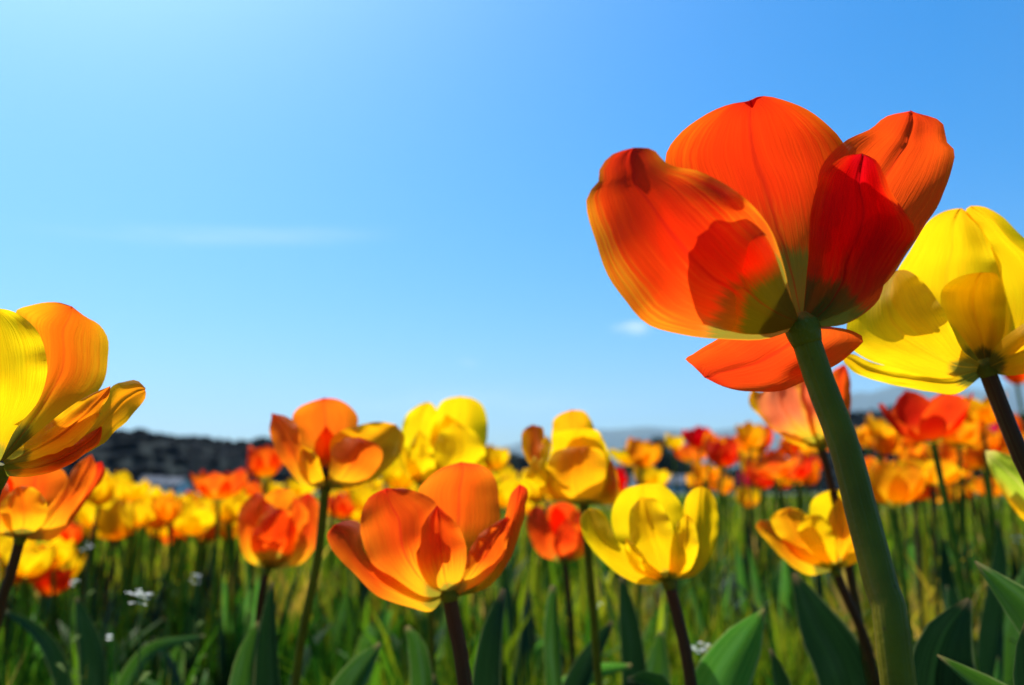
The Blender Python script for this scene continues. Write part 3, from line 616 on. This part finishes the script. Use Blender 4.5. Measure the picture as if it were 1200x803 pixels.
# medium-distance tulips seen singly: photo x, y of the cup's middle, width in px, colour, shape, label
MID = [
 (256, 566, 62, 'orange', 2, 'orange tulip open wide against the dark wooded hill, above the yellow band'),
 (312, 546, 46, 'orange', 1, 'small orange tulip tucked left of the folded orange flower, above the closed one'),
 (150, 575, 46, 'yellow', 2, 'yellow tulip highest in the left yellow band, beside the orange petal'),
 (112, 600, 58, 'yellow', 2, 'wide yellow tulip in the left band, right of the low orange flower'),
 (186, 606, 46, 'amber', 2, 'amber tulip in the left band, under the white houses'),
 (232, 606, 50, 'yellow', 2, 'yellow tulip under the wide orange one of the left band'),
 (270, 600, 40, 'yellow', 1, 'yellow tulip half hidden behind the closed red-orange one'),
 (30, 655, 62, 'yellow', 2, 'yellow tulip low at the left edge, behind the dark stem'),
 (74, 632, 40, 'orange', 1, 'orange tulip peeping out under the low left flower'),
 (4, 640, 46, 'red', 2, 'red tulip touching the left edge behind the dark stem'),
 (204, 628, 34, 'orange', 2, 'orange tulip lowest in the left yellow band'),
 (430, 584, 50, 'yellow', 2, 'yellow tulip between the folded orange and front orange flowers'),
 (398, 598, 34, 'orange', 1, 'small orange tulip left of the front orange flower, by the green stem'),
 (468, 560, 44, 'yellow', 1, 'yellow tulip under the bright yellow one, left of its stem'),
 (596, 574, 66, 'yellow', 2, 'yellow tulip behind the front orange flower, left of the amber one'),
 (578, 540, 34, 'yellow', 1, 'small yellow tulip low against the dark hill at centre'),
 (738, 528, 52, 'yellow', 3, 'pale yellow tulip with one raised petal, right of the amber flower'),
 (752, 536, 40, 'amber', 1, 'amber tulip behind the raised yellow petal'),
 (760, 560, 46, 'yellow', 2, 'yellow tulip just above the pure yellow flower'),
 (722, 566, 34, 'red', 1, 'small red tulip between the amber and pure yellow flowers'),
 (806, 528, 40, 'orange', 3, 'orange tulip open wide, leftmost of the right-hand far group'),
 (826, 552, 38, 'amber', 2, 'amber tulip below the leftmost wide open orange one'),
 (846, 536, 38, 'red', 1, 'red tulip second from left in the right-hand far group'),
 (870, 518, 38, 'orange', 2, 'orange tulip highest of the right-hand far group'),
 (910, 538, 66, 'orange', 3, 'wide orange tulip in front of the far group, under the salmon cup'),
 (934, 548, 48, 'red', 2, 'red tulip touching the thick green stem on its left'),
 (896, 562, 34, 'red', 1, 'small red tulip under the wide orange one of the far group'),
 (848, 572, 22, 'amber', 1, 'tiny round amber tulip over the green field, right of the pure yellow'),
 (878, 586, 28, 'yellow', 1, 'tiny yellow tulip over the green field, left of the amber tilted one'),
 (874, 566, 18, 'pink', 0, 'tiny pink tulip in the far group over the green field'),
 (1094, 486, 96, 'red', 2, 'big red tulip under the yellow flower at right'),
 (1124, 504, 60, 'flame', 2, 'orange tulip overlapping the big red one from the right'),
 (1052, 518, 42, 'amber', 2, 'small amber tulip left of the big red one'),
 (1048, 566, 80, 'amber', 2, 'wide amber tulip right of the thick stem'),
 (1092, 545, 74, 'amber', 3, 'wide amber tulip below the big red one'),
 (1074, 574, 44, 'flame', 1, 'orange tulip in front of the two wide amber ones'),
 (1150, 514, 34, 'pink', 1, 'magenta tulip between the big red one and the dark stem'),
 (1152, 480, 60, 'amber', 2, 'orange tulip peeping out right of the big red one, under the yellow flower'),
 (1152, 535, 50, 'flame', 2, 'orange tulip left of the lime bud'),
 (1192, 440, 34, 'orange', 1, 'orange tulip at the right edge above the dark stem'),
 (1172, 516, 34, 'flame', 1, 'small orange tulip beside the dark red stem at right'),
 (1020, 545, 40, 'flame', 2, 'orange tulip close to the thick stem on its right'),
]
for x, y, wpx, col, shp, lab in MID:
    op = SHAPES[shp]; real = 2 * op[1] * (1.0 + max(0, (op[0] - .45)) * .95)
    d = FPX * real / wpx
    sc_ = 1.0
    seat = px(x, y + wpx * .36, d)
    if seat.z < .16: seat.z = .16
    tulip(seat, lab, col, shp, True, None, sc_, 3)

# far tulips: (x range, y range, size range px, number, colours, label, group)
FAR = [
 ((78, 150), (575, 628), (26, 42), 22, 'yyyyya', '{} tulip packed in the left end of the far left band', 'far tulips at the left end of the left band'),
 ((150, 290), (588, 626), (24, 40), 34, 'yyyyyyao', '{} tulip packed in the far left band below the houses and hill', 'far tulips of the left band'),
 ((0, 80), (630, 690), (30, 44), 14, 'yyyo', '{} tulip in the low clump behind the left edge dark stem', 'tulips of the low clump at the left edge'),
 ((290, 420), (572, 606), (20, 34), 16, 'yyo', '{} far tulip showing between the closed and front orange flowers', 'far tulips left of centre'),
 ((420, 640), (548, 596), (18, 34), 22, 'yyyya', '{} far tulip showing behind the front orange flower', 'far tulips at centre'),
 ((640, 790), (556, 590), (16, 26), 12, 'yor', '{} far tulip behind the pure yellow flower', 'far tulips behind the yellow flower'),
 ((785, 960), (515, 572), (18, 32), 34, 'ooorfaay', '{} far tulip of the group left of the thick stem', 'far tulips left of the thick stem'),
 ((1010, 1200), (500, 582), (22, 40), 36, 'aaof', '{} far tulip of the group right of the thick stem', 'far tulips right of the thick stem'),
]
CN = {'y': ('yellow', 'yellow'), 'a': ('amber', 'amber'), 'o': ('orange', 'orange'), 'r': ('red', 'red'), 'f': ('flame', 'yellow-orange')}
for xr, yr, sr, n, cols, lab, grp in FAR:
    for k in range(n):
        s = rnd.uniform(*sr); shp = rnd.choice([0, 1, 1, 2, 2, 3]); real = (.056, .062, .072, .08)[shp]; d = FPX * real / s
        seat = px(rnd.uniform(*xr), rnd.uniform(*yr) + s * .3, d); seat.z = min(max(seat.z, .2), .52)
        c, cname = CN[rnd.choice(cols)]
        tulip(seat, lab.format(cname), c, shp, False, cname + ' ' + grp, rnd.uniform(.8, 1.12), 3, (rnd.gauss(0, .22), rnd.gauss(0, .22)))

# ---------------------------------------------------------------- plants that show only leaves
def leafy(root, label, leaves, group=None):
    t = thing('tulip_plant', root, label, 'tulip plant', group)
    for lf in leaves: add_leaf(t, root, *lf)
    return t
def groot(x, d): p = px(x, 900, d); return Vector((p.x, p.y, 0))
leafy(groot(500, .66), 'leafy tulip plant with a pale curled tip, left of the front orange stem', [
    ([(492, 860, .66, .020), (495, 800, .66, .018), (488, 755, .66, .014), (476, 734, .655, .004)], 'leaf', .6),
    ([(520, 860, .67, .02), (515, 830, .67, .016), (508, 790, .67, .002)], 'leaf_dark', .6)])
leafy(groot(650, .72), 'tulip plant with one upright rounded leaf and side leaves, under the red tulip', [
    ([(652, 860, .72, .016), (648, 790, .72, .014), (646, 730, .72, .0135), (648, 686, .72, .005)], 'leaf', .9),
    ([(660, 850, .72, .022), (680, 790, .72, .020), (700, 755, .72, .014), (718, 728, .72, .003)], 'leaf_dark', .5),
    ([(640, 900, .74, .03), (660, 820, .74, .026), (690, 790, .74, .016), (740, 780, .74, .003)], 'leaf_bright', .4)])
leafy(groot(750, .80), 'tulip plant with tall dark leaves left of the slim yellow flower stem', [
    ([(745, 860, .8, .028), (742, 780, .8, .024), (735, 720, .8, .018), (728, 676, .8, .004)], 'leaf_dark', .4),
    ([(765, 860, .8, .03), (770, 780, .8, .024), (775, 740, .8, .004)], 'leaf', .4)])
leafy(groot(840, .52), 'bright green broad leaf plant right of the slim yellow flower stem', [
    ([(812, 880, .52, .036), (840, 803, .52, .034), (868, 755, .52, .026), (896, 714, .52, .002)], 'leaf_bright', .4),
    ([(800, 880, .53, .02), (770, 800, .53, .012), (735, 797, .53, .003)], 'leaf', .4),
    ([(920, 880, .55, .02), (915, 803, .55, .012), (902, 760, .55, .002)], 'leaf_dark', .4)])
leafy(groot(1100, .48), 'very dark broad leaf plant right of the thick green stem', [
    ([(1095, 900, .48, .044), (1098, 803, .48, .042), (1108, 750, .48, .030), (1136, 702, .48, .003)], 'leaf_dark', .2),
    ([(1060, 900, .5, .03), (1075, 803, .5, .02), (1080, 760, .5, .004)], 'leaf_dark', .4)])
leafy(groot(1260, .42), 'tulip plant with pointed green leaf reaching in from the right edge', [
    ([(1290, 860, .42, .034), (1240, 770, .42, .030), (1195, 715, .42, .022), (1142, 658, .42, .001)], 'leaf', .35),
    ([(1290, 900, .40, .03), (1215, 850, .40, .02), (1150, 805, .40, .012), (1098, 768, .40, .001)], 'leaf', .7),
    ([(1230, 900, .38, .03), (1210, 820, .38, .024), (1200, 770, .38, .012), (1204, 725, .38, .002)], 'leaf_dark', .4)])
leafy(groot(120, .9), 'broad dark leaf clump low at left below the yellow band', [
    ([(90, 860, .9, .02), (70, 780, .9, .02), (45, 740, .9, .014), (5, 715, .9, .003)], 'leaf_dark', .4),
    ([(130, 860, .9, .02), (150, 800, .9, .02), (180, 760, .9, .014), (240, 745, .9, .003)], 'leaf', .4),
    ([(110, 860, .9, .03), (112, 780, .9, .03), (100, 730, .9, .02), (90, 700, .9, .003)], 'leaf_dark', .4)])
leafy(groot(1160, 1.0), 'upright leaf clump behind the pointed leaf at right', [
    ([(1150, 860, 1, .03), (1160, 740, 1, .03), (1170, 660, 1, .02), (1168, 610, 1, .003)], 'leaf_dark', .4),
    ([(1130, 860, 1, .03), (1120, 740, 1, .03), (1108, 680, 1, .02), (1105, 630, 1, .003)], 'leaf_dark', .4),
    ([(1180, 860, 1, .03), (1185, 740, 1, .03), (1195, 690, 1, .02), (1210, 650, 1, .003)], 'leaf', .4)])
# scattered leaf clumps of spent bulbs across the field
n_lab = 0
for k in range(40):
    d = rnd.uniform(1.4, 3.8); x = rnd.uniform(-60, 1260)
    p = groot(x, d); p.y = d
    p.x = (x - 600) / FPX * d
    t = thing('tulip_plant', p, 'flowerless tulip leaf tuft standing in the grass between the tulips', 'tulip plant', 'flowerless leaf tufts in the grass')
    for q in range(rnd.choice((2, 3, 3))):
        l = obj('leaf', LEAVES[rnd.randrange(len(LEAVES))], None, t); l.rotation_euler = (0, 0, rnd.random() * 6.28)
        s = rnd.uniform(.8, 1.15); l.scale = (s * .9, s * .9, s)

# ---------------------------------------------------------------- small white weed flowers
def weed(x, y, d, label, n=9, rad=.009):
    rad *= .75
    top = px(x, y, d); root = Vector((top.x + rnd.uniform(-.01, .01), top.y + .01, 0))
    t = thing('white_weed_flower', root, label, 'wildflower', None)
    V, F, UV = tube([Vector((0, 0, 0)), (top - root) * .5 + Vector((.004, 0, 0)), top - root], [.0011, .0009, .0007], 6, 14)
    obj('stem', mesh('stem', V, F, UV), M['weed_stem'], t)
    V = []; F = []
    for k in range(n):
        c = (top - root) + Vector((rnd.uniform(-1, 1) * rad, rnd.uniform(-1, 1) * rad, rnd.uniform(-.8, .6) * rad))
        for q in range(4):
            th = q * math.pi / 2 + k; a = Vector((math.cos(th), math.sin(th), .35)) * .0026; b = Vector((-math.sin(th), math.cos(th), 0)) * .0013
            n0 = len(V); V += [c, c + a * .6 + b, c + a, c + a * .6 - b]; F.append((n0, n0 + 1, n0 + 2, n0 + 3))
    obj('blossom', mesh('blossom', V, F, None, False), M['white_bloom'], t)
    V = []; F = []
    for k in range(12):   # small heart-shaped pods on stalks below the head
        h = .35 + .5 * k / 12; c = (top - root) * h; th = k * 2.4; o_ = Vector((math.cos(th), math.sin(th), .5)) * .012
        s_ = Vector((-math.sin(th), math.cos(th), 0)); n0 = len(V)
        V += [c, c + o_ * .7 + s_ * .0004, c + o_ + s_ * .003 + Vector((0, 0, .002)), c + o_ * 1.25, c + o_ - s_ * .003 + Vector((0, 0, .002))]
        F += [(n0, n0 + 1, n0 + 2), (n0, n0 + 2, n0 + 3, n0 + 4)]
    obj('seed_pods', mesh('seed_pods', V, F, None, False), M['weed_stem'], t)
weed(166, 700, .62, 'white weed flower head, biggest and lowest of the white ones at left', 14, .010)
weed(84, 684, .85, 'small white weed flower left of the biggest white one', 5, .006)
weed(103, 641, 1.1, 'white weed flower just under the left yellow band', 9, .010)
weed(230, 678, 1.0, 'pale weed flower at left, midway to the closed red-orange tulip', 8, .010)
weed(135, 748, .62, 'pale weed flower lower left of the biggest white one', 3, .005)
weed(1192, 632, .8, 'white weed flower at the right edge above the pointed leaf', 7, .008)
weed(822, 762, .7, 'pale weed flower beside the slim yellow flower stem', 8, .009)
weed(700, 712, .95, 'pale weed flower left of the slim yellow flower stem', 5, .007)

# ---------------------------------------------------------------- ground
def ground():
    xs = np.concatenate([-np.geomspace(24000, 1, 40), np.linspace(-.9, .9, 10), np.geomspace(1, 24000, 40)])
    ys = np.concatenate([[-60, -10, -2, 0], np.geomspace(.4, 24000, 90)])
    V = []; 
    for y in ys:
        for x in xs:
            z = .006 * noise.noise(Vector((x * 3, y * 3, 0))) if abs(x) + abs(y) < 30 else 0
            V.append((x, y, z - .004))
    return V, grid_faces(len(xs) - 1, len(ys) - 1)
V, F = ground()
mg, Ng, Lg = newmat('field_soil_and_moss')
tcn = Ng.new('ShaderNodeTexCoord')
n1 = noise_n(Ng, Lg, tcn.outputs['Object'], 9, 6, .65); n2 = noise_n(Ng, Lg, tcn.outputs['Object'], .35, 5, .6); n3 = noise_n(Ng, Lg, tcn.outputs['Object'], 60, 3, .6)
c = mixc(Ng, Lg, ss(Ng, Lg, n1, .40, .62), (.055, .038, .024), (.045, .075, .014))
c = mixc(Ng, Lg, ss(Ng, Lg, n2, .35, .65), c, (.05, .085, .02))
c = mixc(Ng, Lg, math_(Ng, Lg, 'MULTIPLY', ss(Ng, Lg, n3, .45, .7), .5), c, (.10, .085, .05))
p = Ng.new('ShaderNodeBsdfPrincipled'); p.inputs['Roughness'].default_value = .95; Lg.new(c, p.inputs['Base Color'])
b = Ng.new('ShaderNodeBump'); b.inputs['Strength'].default_value = .6; b.inputs['Distance'].default_value = .02; Lg.new(n1, b.inputs['Height']); Lg.new(b.outputs[0], p.inputs['Normal'])
o = Ng.new('ShaderNodeOutputMaterial'); Lg.new(p.outputs[0], o.inputs[0])
g = obj('ground', mesh('ground', V, F), mg); tag(g, kind='structure')

# ---------------------------------------------------------------- grass
def grass_mat():
    m, N, L = newmat('grass_blades')
    at = N.new('ShaderNodeAttribute'); at.attribute_name = 'tint'
    r = N.new('ShaderNodeValToRGB'); L.new(at.outputs['Fac'], r.inputs[0])
    e = r.color_ramp.elements
    e[0].position = 0; e[0].color = (.012, .055, .004, 1); e[1].position = 1; e[1].color = (.45, .30, .07, 1)
    for pos, col in ((.25, (.036, .14, .006, 1)), (.5, (.14, .24, .006, 1)), (.72, (.30, .33, .010, 1)), (.88, (.38, .27, .018, 1))):
        x = e.new(pos); x.color = col
    sheet(N, L, r.outputs[0], .66, .6, None, .08)
    return m
def grass(seed, n, y0, y1, hmin, hmax, wd, power):
    rg = np.random.default_rng(seed)
    y = y0 + (y1 - y0) * rg.random(n) ** power
    x = (rg.random(n) * 2 - 1) * (.82 * y + .6)
    # tufts: pull towards clump centres
    tint = rg.random(n) * .5 + .20
    cl = np.array([noise.noise(Vector((a * 2.2, b * 2.2, 7.7))) for a, b in zip(x, y)]); tint = np.clip(tint + cl * .8, 0, 1)
    dens = np.array([noise.noise(Vector((a * 3.5, b * 3.5, 1.7))) for a, b in zip(x, y)])
    keep = dens * 1.5 + rg.random(n) * .7 > .05; x, y, tint, cl = x[keep], y[keep], tint[keep], cl[keep]; n = len(x)
    h = (hmin + (hmax - hmin) * rg.random(n) ** 1.6) * (1 + cl * .5)
    a = rg.random(n) * 2 * np.pi; lean = rg.random(n) ** 1.5 * .75 * h; la = rg.random(n) * 2 * np.pi
    w_ = wd * (.6 + .8 * rg.random(n))
    V = np.zeros((n, 7, 3), np.float32)
    for k, (t, ws) in enumerate(((0, 1.), (.4, .95), (.75, .6))):
        cx = x + np.cos(la) * lean * t ** 2; cy = y + np.sin(la) * lean * t ** 2; cz = h * (t - .25 * t * t * (lean / h))
        for s, sg in ((0, -1), (1, 1)):
            V[:, 2 * k + s, 0] = cx + sg * np.cos(a) * w_ * ws * .5; V[:, 2 * k + s, 1] = cy + sg * np.sin(a) * w_ * ws * .5; V[:, 2 * k + s, 2] = cz
    V[:, 6, 0] = x + np.cos(la) * lean; V[:, 6, 1] = y + np.sin(la) * lean; V[:, 6, 2] = h * (1 - .25 * lean / h)
    base = (np.arange(n) * 7)[:, None]
    q1 = base + np.array([0, 1, 3, 2]); q2 = base + np.array([2, 3, 5, 4]); t1 = base + np.array([4, 5, 6])
    loops = np.concatenate([q1, q2, t1], axis=1).ravel().astype(np.int32)
    tot = np.tile([4, 4, 3], n).astype(np.int32); start = np.concatenate([[0], np.cumsum(tot)[:-1]]).astype(np.int32)
    me = bpy.data.meshes.new('grass'); me.vertices.add(n * 7); me.vertices.foreach_set('co', V.ravel())
    me.loops.add(len(loops)); me.loops.foreach_set('vertex_index', loops)
    me.polygons.add(len(tot)); me.polygons.foreach_set('loop_start', start); me.polygons.foreach_set('loop_total', tot)
    at = me.attributes.new('tint', 'FLOAT', 'POINT'); at.data.foreach_set('value', np.repeat(tint, 7).astype(np.float32))
    me.update(calc_edges=True); me.validate(); return me
gm = grass_mat()
tag(obj('grass', grass(3, 84000, .7, 3.4, .06, .23, .0030, .8), gm), 'olive and green grass growing among the near tulips', 'grass', kind='stuff')
tag(obj('grass', grass(7, 64000, 1.4, 5.5, .07, .24, .0045, .9), gm), 'taller olive grass among the stems of the farther tulips', 'grass', kind='stuff')
tag(obj('grass', grass(9, 40000, 2.6, 8, .10, .31, .011, .8), gm), 'tall green growth around the stems of the far tulips', 'grass', kind='stuff')
tag(obj('ground_cover', grass(8, 13000, 1.15, 4.2, .07, .30, .016, .8), gm), 'broad-bladed weeds and low green leaves among the tulips', 'ground cover', kind='stuff')
tag(obj('grass', grass(4, 70000, 3.0, 14, .06, .20, .010, .9), gm), 'green grass of the field farther back', 'grass', kind='stuff')
tag(obj('grass', grass(5, 40000, 12, 70, .1, .28, .05, .8), gm), 'green grass of the distant meadow', 'grass', kind='stuff')

# ---------------------------------------------------------------- hills, woods, mountains
def ridge(name, prof, d, depth, mat, rough, seed, zb=-2):
    """prof: (photo x, photo y of the crest) at distance d"""
    V = []; nx = 160; ny = 14
    xs = [prof[0][0] + (prof[-1][0] - prof[0][0]) * i / nx for i in range(nx + 1)]
    def crest(x):
        for (a, b), (c_, e) in zip(prof, prof[1:]):
            if a <= x <= c_: return b + (e - b) * sstep(0, 1, (x - a) / (c_ - a))
        return prof[-1][1]
    for j in range(ny + 1):
        t = j / ny; f = math.sin(math.pi * t) ** 1.2
        for x in xs:
            hz = (576 - crest(x)) / FPX * d; X = (x - 600) / FPX * d; Y = d + (t - .5) * depth
            z = hz * f * (1 + rough * noise.fractal(Vector((X / depth * 2, Y / depth * 2, seed)), 1.0, 2.0, 5)) + zb * (1 - f)
            V.append((X * (1 + (t - .5) * depth / d), Y, z))
    o = obj(name, mesh(name, V, grid_faces(nx, ny)), M[mat]); tag(o, kind='structure'); return o, V
wood_left = [(-500, 500), (-200, 505), (0, 508), (120, 510), (160, 506), (190, 510), (210, 516), (240, 513), (270, 518), (330, 512), (400, 518), (480, 528), (600, 534), (680, 546), (760, 548), (860, 552), (960, 560), (1040, 570)]
wood_right = [(880, 572), (945, 535), (990, 490), (1040, 482), (1120, 490), (1200, 492), (1350, 480), (1700, 490)]
hl, VL = ridge('hill', wood_left, 420, 160, 'hill', .10, 1.0)
hr, VR = ridge('hill', wood_right, 520, 200, 'hill', .10, 4.0)
ridge('mountain', [(-700, 560), (0, 556), (400, 545), (560, 530), (640, 516), (700, 505), (760, 501), (830, 506), (900, 500), (960, 478), (1010, 464), (1060, 452), (1140, 462), (1250, 446), (1500, 480), (1900, 520)], 18000, 5000, 'mountain', .10, 9.0, -5)

def blobs(pts, rmin, rmax, seed, squash=.8):
    r_ = random.Random(seed); VV = []; FF = []
    import bmesh
    bm = bmesh.new(); bmesh.ops.create_icosphere(bm, subdivisions=2, radius=1); base = [v.co.copy() for v in bm.verts]; fs = [tuple(v.index for v in f.verts) for f in bm.faces]; bm.free()
    for p in pts:
        s = r_.uniform(rmin, rmax); o_ = r_.random() * 50; n0 = len(VV)
        for v in base:
            k = 1 + .8 * noise.noise(v * 2.2 + Vector((o_, 0, 0))) + .5 * noise.noise(v * 5 + Vector((o_, 3, 0)))
            VV.append(Vector(p) + Vector((v.x * s * k, v.y * s * k, v.z * s * k * squash)))
        FF += [tuple(i + n0 for i in f) for f in fs]
    return VV, FF
def wood_on(V, n, seed, d, rmin, rmax):
    r_ = random.Random(seed); front = [v for v in V if v[1] <= d + 2 and v[2] > -.5]
    pts = []
    for _ in range(n):
        a = r_.choice(front); pts.append((a[0] + r_.uniform(-4, 4), a[1] + r_.uniform(-6, 6), max(0, a[2]) - r_.uniform(.5, 2.5)))
    return blobs(pts, rmin, rmax, seed)
V_, F_ = wood_on(VL, 3600, 5, 420, 1.0, 3.4)
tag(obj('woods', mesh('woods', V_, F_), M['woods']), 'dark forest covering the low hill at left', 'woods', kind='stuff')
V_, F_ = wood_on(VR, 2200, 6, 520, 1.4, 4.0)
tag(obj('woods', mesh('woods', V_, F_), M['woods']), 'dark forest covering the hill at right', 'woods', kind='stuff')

def far_tree(x, yb, ytop, d, label, bare=False, group=None):
    base = Vector(((x - 600) / FPX * d, d, 0)); H = (576 - ytop) / FPX * d
    t = thing('tree', base, label, 'tree', group)
    V, F, UV = tube([(0, 0, -.2), (.1, 0, H * .35), (0, 0, H * .75)], [H * .03, H * .022, H * .01], 8, 8); obj('trunk', mesh('trunk', V, F, UV), M['bark'], t)
    V = []; F = []; r_ = random.Random(int(x))
    for k in range(16):   # limbs
        th = k * 2.4; z0 = H * (.3 + .4 * r_.random()); r2 = H * r_.uniform(.18, .34)
        v, f, u_ = tube([(0, 0, z0), (math.cos(th) * r2 * .5, math.sin(th) * r2 * .5, z0 + H * .12), (math.cos(th) * r2, math.sin(th) * r2, z0 + H * r_.uniform(.18, .34))], [H * .010, H * .006, H * .002], 5, 5)
        n0 = len(V); V += v; F += [tuple(i + n0 for i in q) for q in f]
    obj('limbs', mesh('limbs', V, F), M['bark'], t)
    V = []; F = []
    nleaf = 2600 if bare else 4200
    lobes = [(Vector((r_.gauss(0, .13), r_.gauss(0, .13), r_.uniform(.42, .84))) * H, r_.uniform(.10, .18) * H) for _ in range(13)]
    for k in range(nleaf):
        c_, rr = r_.choice(lobes); dv = Vector((r_.gauss(0, 1), r_.gauss(0, 1), r_.gauss(0, 1))).normalized() * rr * r_.random() ** .4
        p_ = c_ + dv; s_ = H * (.011 if bare else .02)
        a = Vector((r_.gauss(0, 1), r_.gauss(0, 1), r_.gauss(0, 1))).normalized() * s_; b_ = a.orthogonal().normalized() * s_ * (.35 if bare else .8)
        n0 = len(V); V += [p_ - a, p_ + b_, p_ + a, p_ - b_]; F.append((n0, n0 + 1, n0 + 2, n0 + 3))
    obj('crown', mesh('crown', V, F, None, False), M['twigs' if bare else 'crown'], t)
for x, yt, d, lb, ba in [(235, 512, 330, 'greyish bare tree against the dark hill, left of the orange tulip', True),
                      (278, 516, 340, 'greyish bare tree just right of the other bare one at left', True),
                      (744, 512, 260, 'dark blue-grey tree left of the pair beyond the raised yellow petal', True),
                      (768, 506, 260, 'tallest blue-grey tree in the gap right of the raised yellow petal', False),
                      (792, 520, 270, 'dark tree just left of the far orange group', False),
                      (880, 520, 280, 'dark tree behind the highest orange tulip of the far group', False),
                      (590, 520, 300, 'dark tree at centre, behind the yellow flowers', False)]:
    far_tree(x, 576, yt, d, lb, ba)
# houses and a barn at the field's far edge
def house(x, d, w_, h_, dp, rot, label, roofh=1.6):
    base = Vector(((x - 600) / FPX * d, d, 0)); t = thing('house', base, label, 'house', None, rot)
    def bx(x0, x1, y0, y1, z0, z1):
        V = [(x0, y0, z0), (x1, y0, z0), (x1, y1, z0), (x0, y1, z0), (x0, y0, z1), (x1, y0, z1), (x1, y1, z1), (x0, y1, z1)]
        return V, [(0, 3, 2, 1), (4, 5, 6, 7), (0, 1, 5, 4), (1, 2, 6, 5), (2, 3, 7, 6), (3, 0, 4, 7)]
    V, F = bx(-w_ / 2, w_ / 2, -dp / 2, dp / 2, -.1, h_)
    n0 = len(V); V += [(-w_ / 2, 0, h_ + roofh - .15), (w_ / 2, 0, h_ + roofh - .15)]
    F += [(4, n0, 7), (5, 6, n0 + 1)]
    obj('wall', mesh('wall', V, F, None, False), M['plaster'], t)
    e = .5; th = .18
    V = []
    for z in (0, th): V += [(-w_ / 2 - e, -dp / 2 - e, h_ - .25 + z), (w_ / 2 + e, -dp / 2 - e, h_ - .25 + z), (w_ / 2 + e, 0, h_ + roofh + z), (-w_ / 2 - e, 0, h_ + roofh + z), (w_ / 2 + e, dp / 2 + e, h_ - .25 + z), (-w_ / 2 - e, dp / 2 + e, h_ - .25 + z)]
    F = [(0, 3, 2, 1), (3, 5, 4, 2), (6, 7, 8, 9), (9, 8, 10, 11), (0, 1, 7, 6), (1, 2, 8, 7), (2, 4, 10, 8), (4, 5, 11, 10), (5, 3, 9, 11), (3, 0, 6, 9)]
    obj('roof', mesh('roof', V, F, None, False), M['roof'], t)
    n = max(2, int(w_ / 3.2))
    for k in range(n):
        cx = -w_ / 2 + w_ * (k + .5) / n; V, F = bx(cx - .6, cx + .6, -dp / 2 - .05, -dp / 2 + .05, 1.0, 2.2)
        obj('window', mesh('window', V, F, None, False), M['window'], t)
    V, F = bx(w_ / 2 - 1.9, w_ / 2 - 1.0, -dp / 2 - .07, -dp / 2 + .07, 0, 2.05); obj('door', mesh('door', V, F, None, False), M['roof'], t)
house(186, 230, 5.0, 2.6, 6, .15, 'white house with grey roof below the wooded hill, left one of the two')
house(213, 225, 4.4, 2.2, 6, -.25, 'smaller white house right of the other white one, below the wooded hill')
house(752, 180, 6.0, 2.2, 6, .1, 'low grey-white house beyond the field, above the pure yellow tulip')
house(786, 190, 4.5, 2.2, 5, -.2, 'low house left of the far orange tulips at the field edge')
# ---------------------------------------------------------------- haze
def haze():
    V = [(x, y, z) for z in (-8, 2900) for x, y in ((-25000, -70), (25000, -70), (25000, 24500), (-25000, 24500))]
    F = [(0, 3, 2, 1), (4, 5, 6, 7), (0, 1, 5, 4), (1, 2, 6, 5), (2, 3, 7, 6), (3, 0, 4, 7)]
    m, N, L = newmat('thin_air'); v = N.new('ShaderNodeVolumePrincipled'); v.inputs['Color'].default_value = (.58, .80, 1, 1)
    v.inputs['Density'].default_value = .00003; v.inputs['Anisotropy'].default_value = 0
    o = N.new('ShaderNodeOutputMaterial'); L.new(v.outputs[0], o.inputs['Volume'])
    tag(obj('haze', mesh('haze', V, F, None, False), m), kind='stuff')
haze()
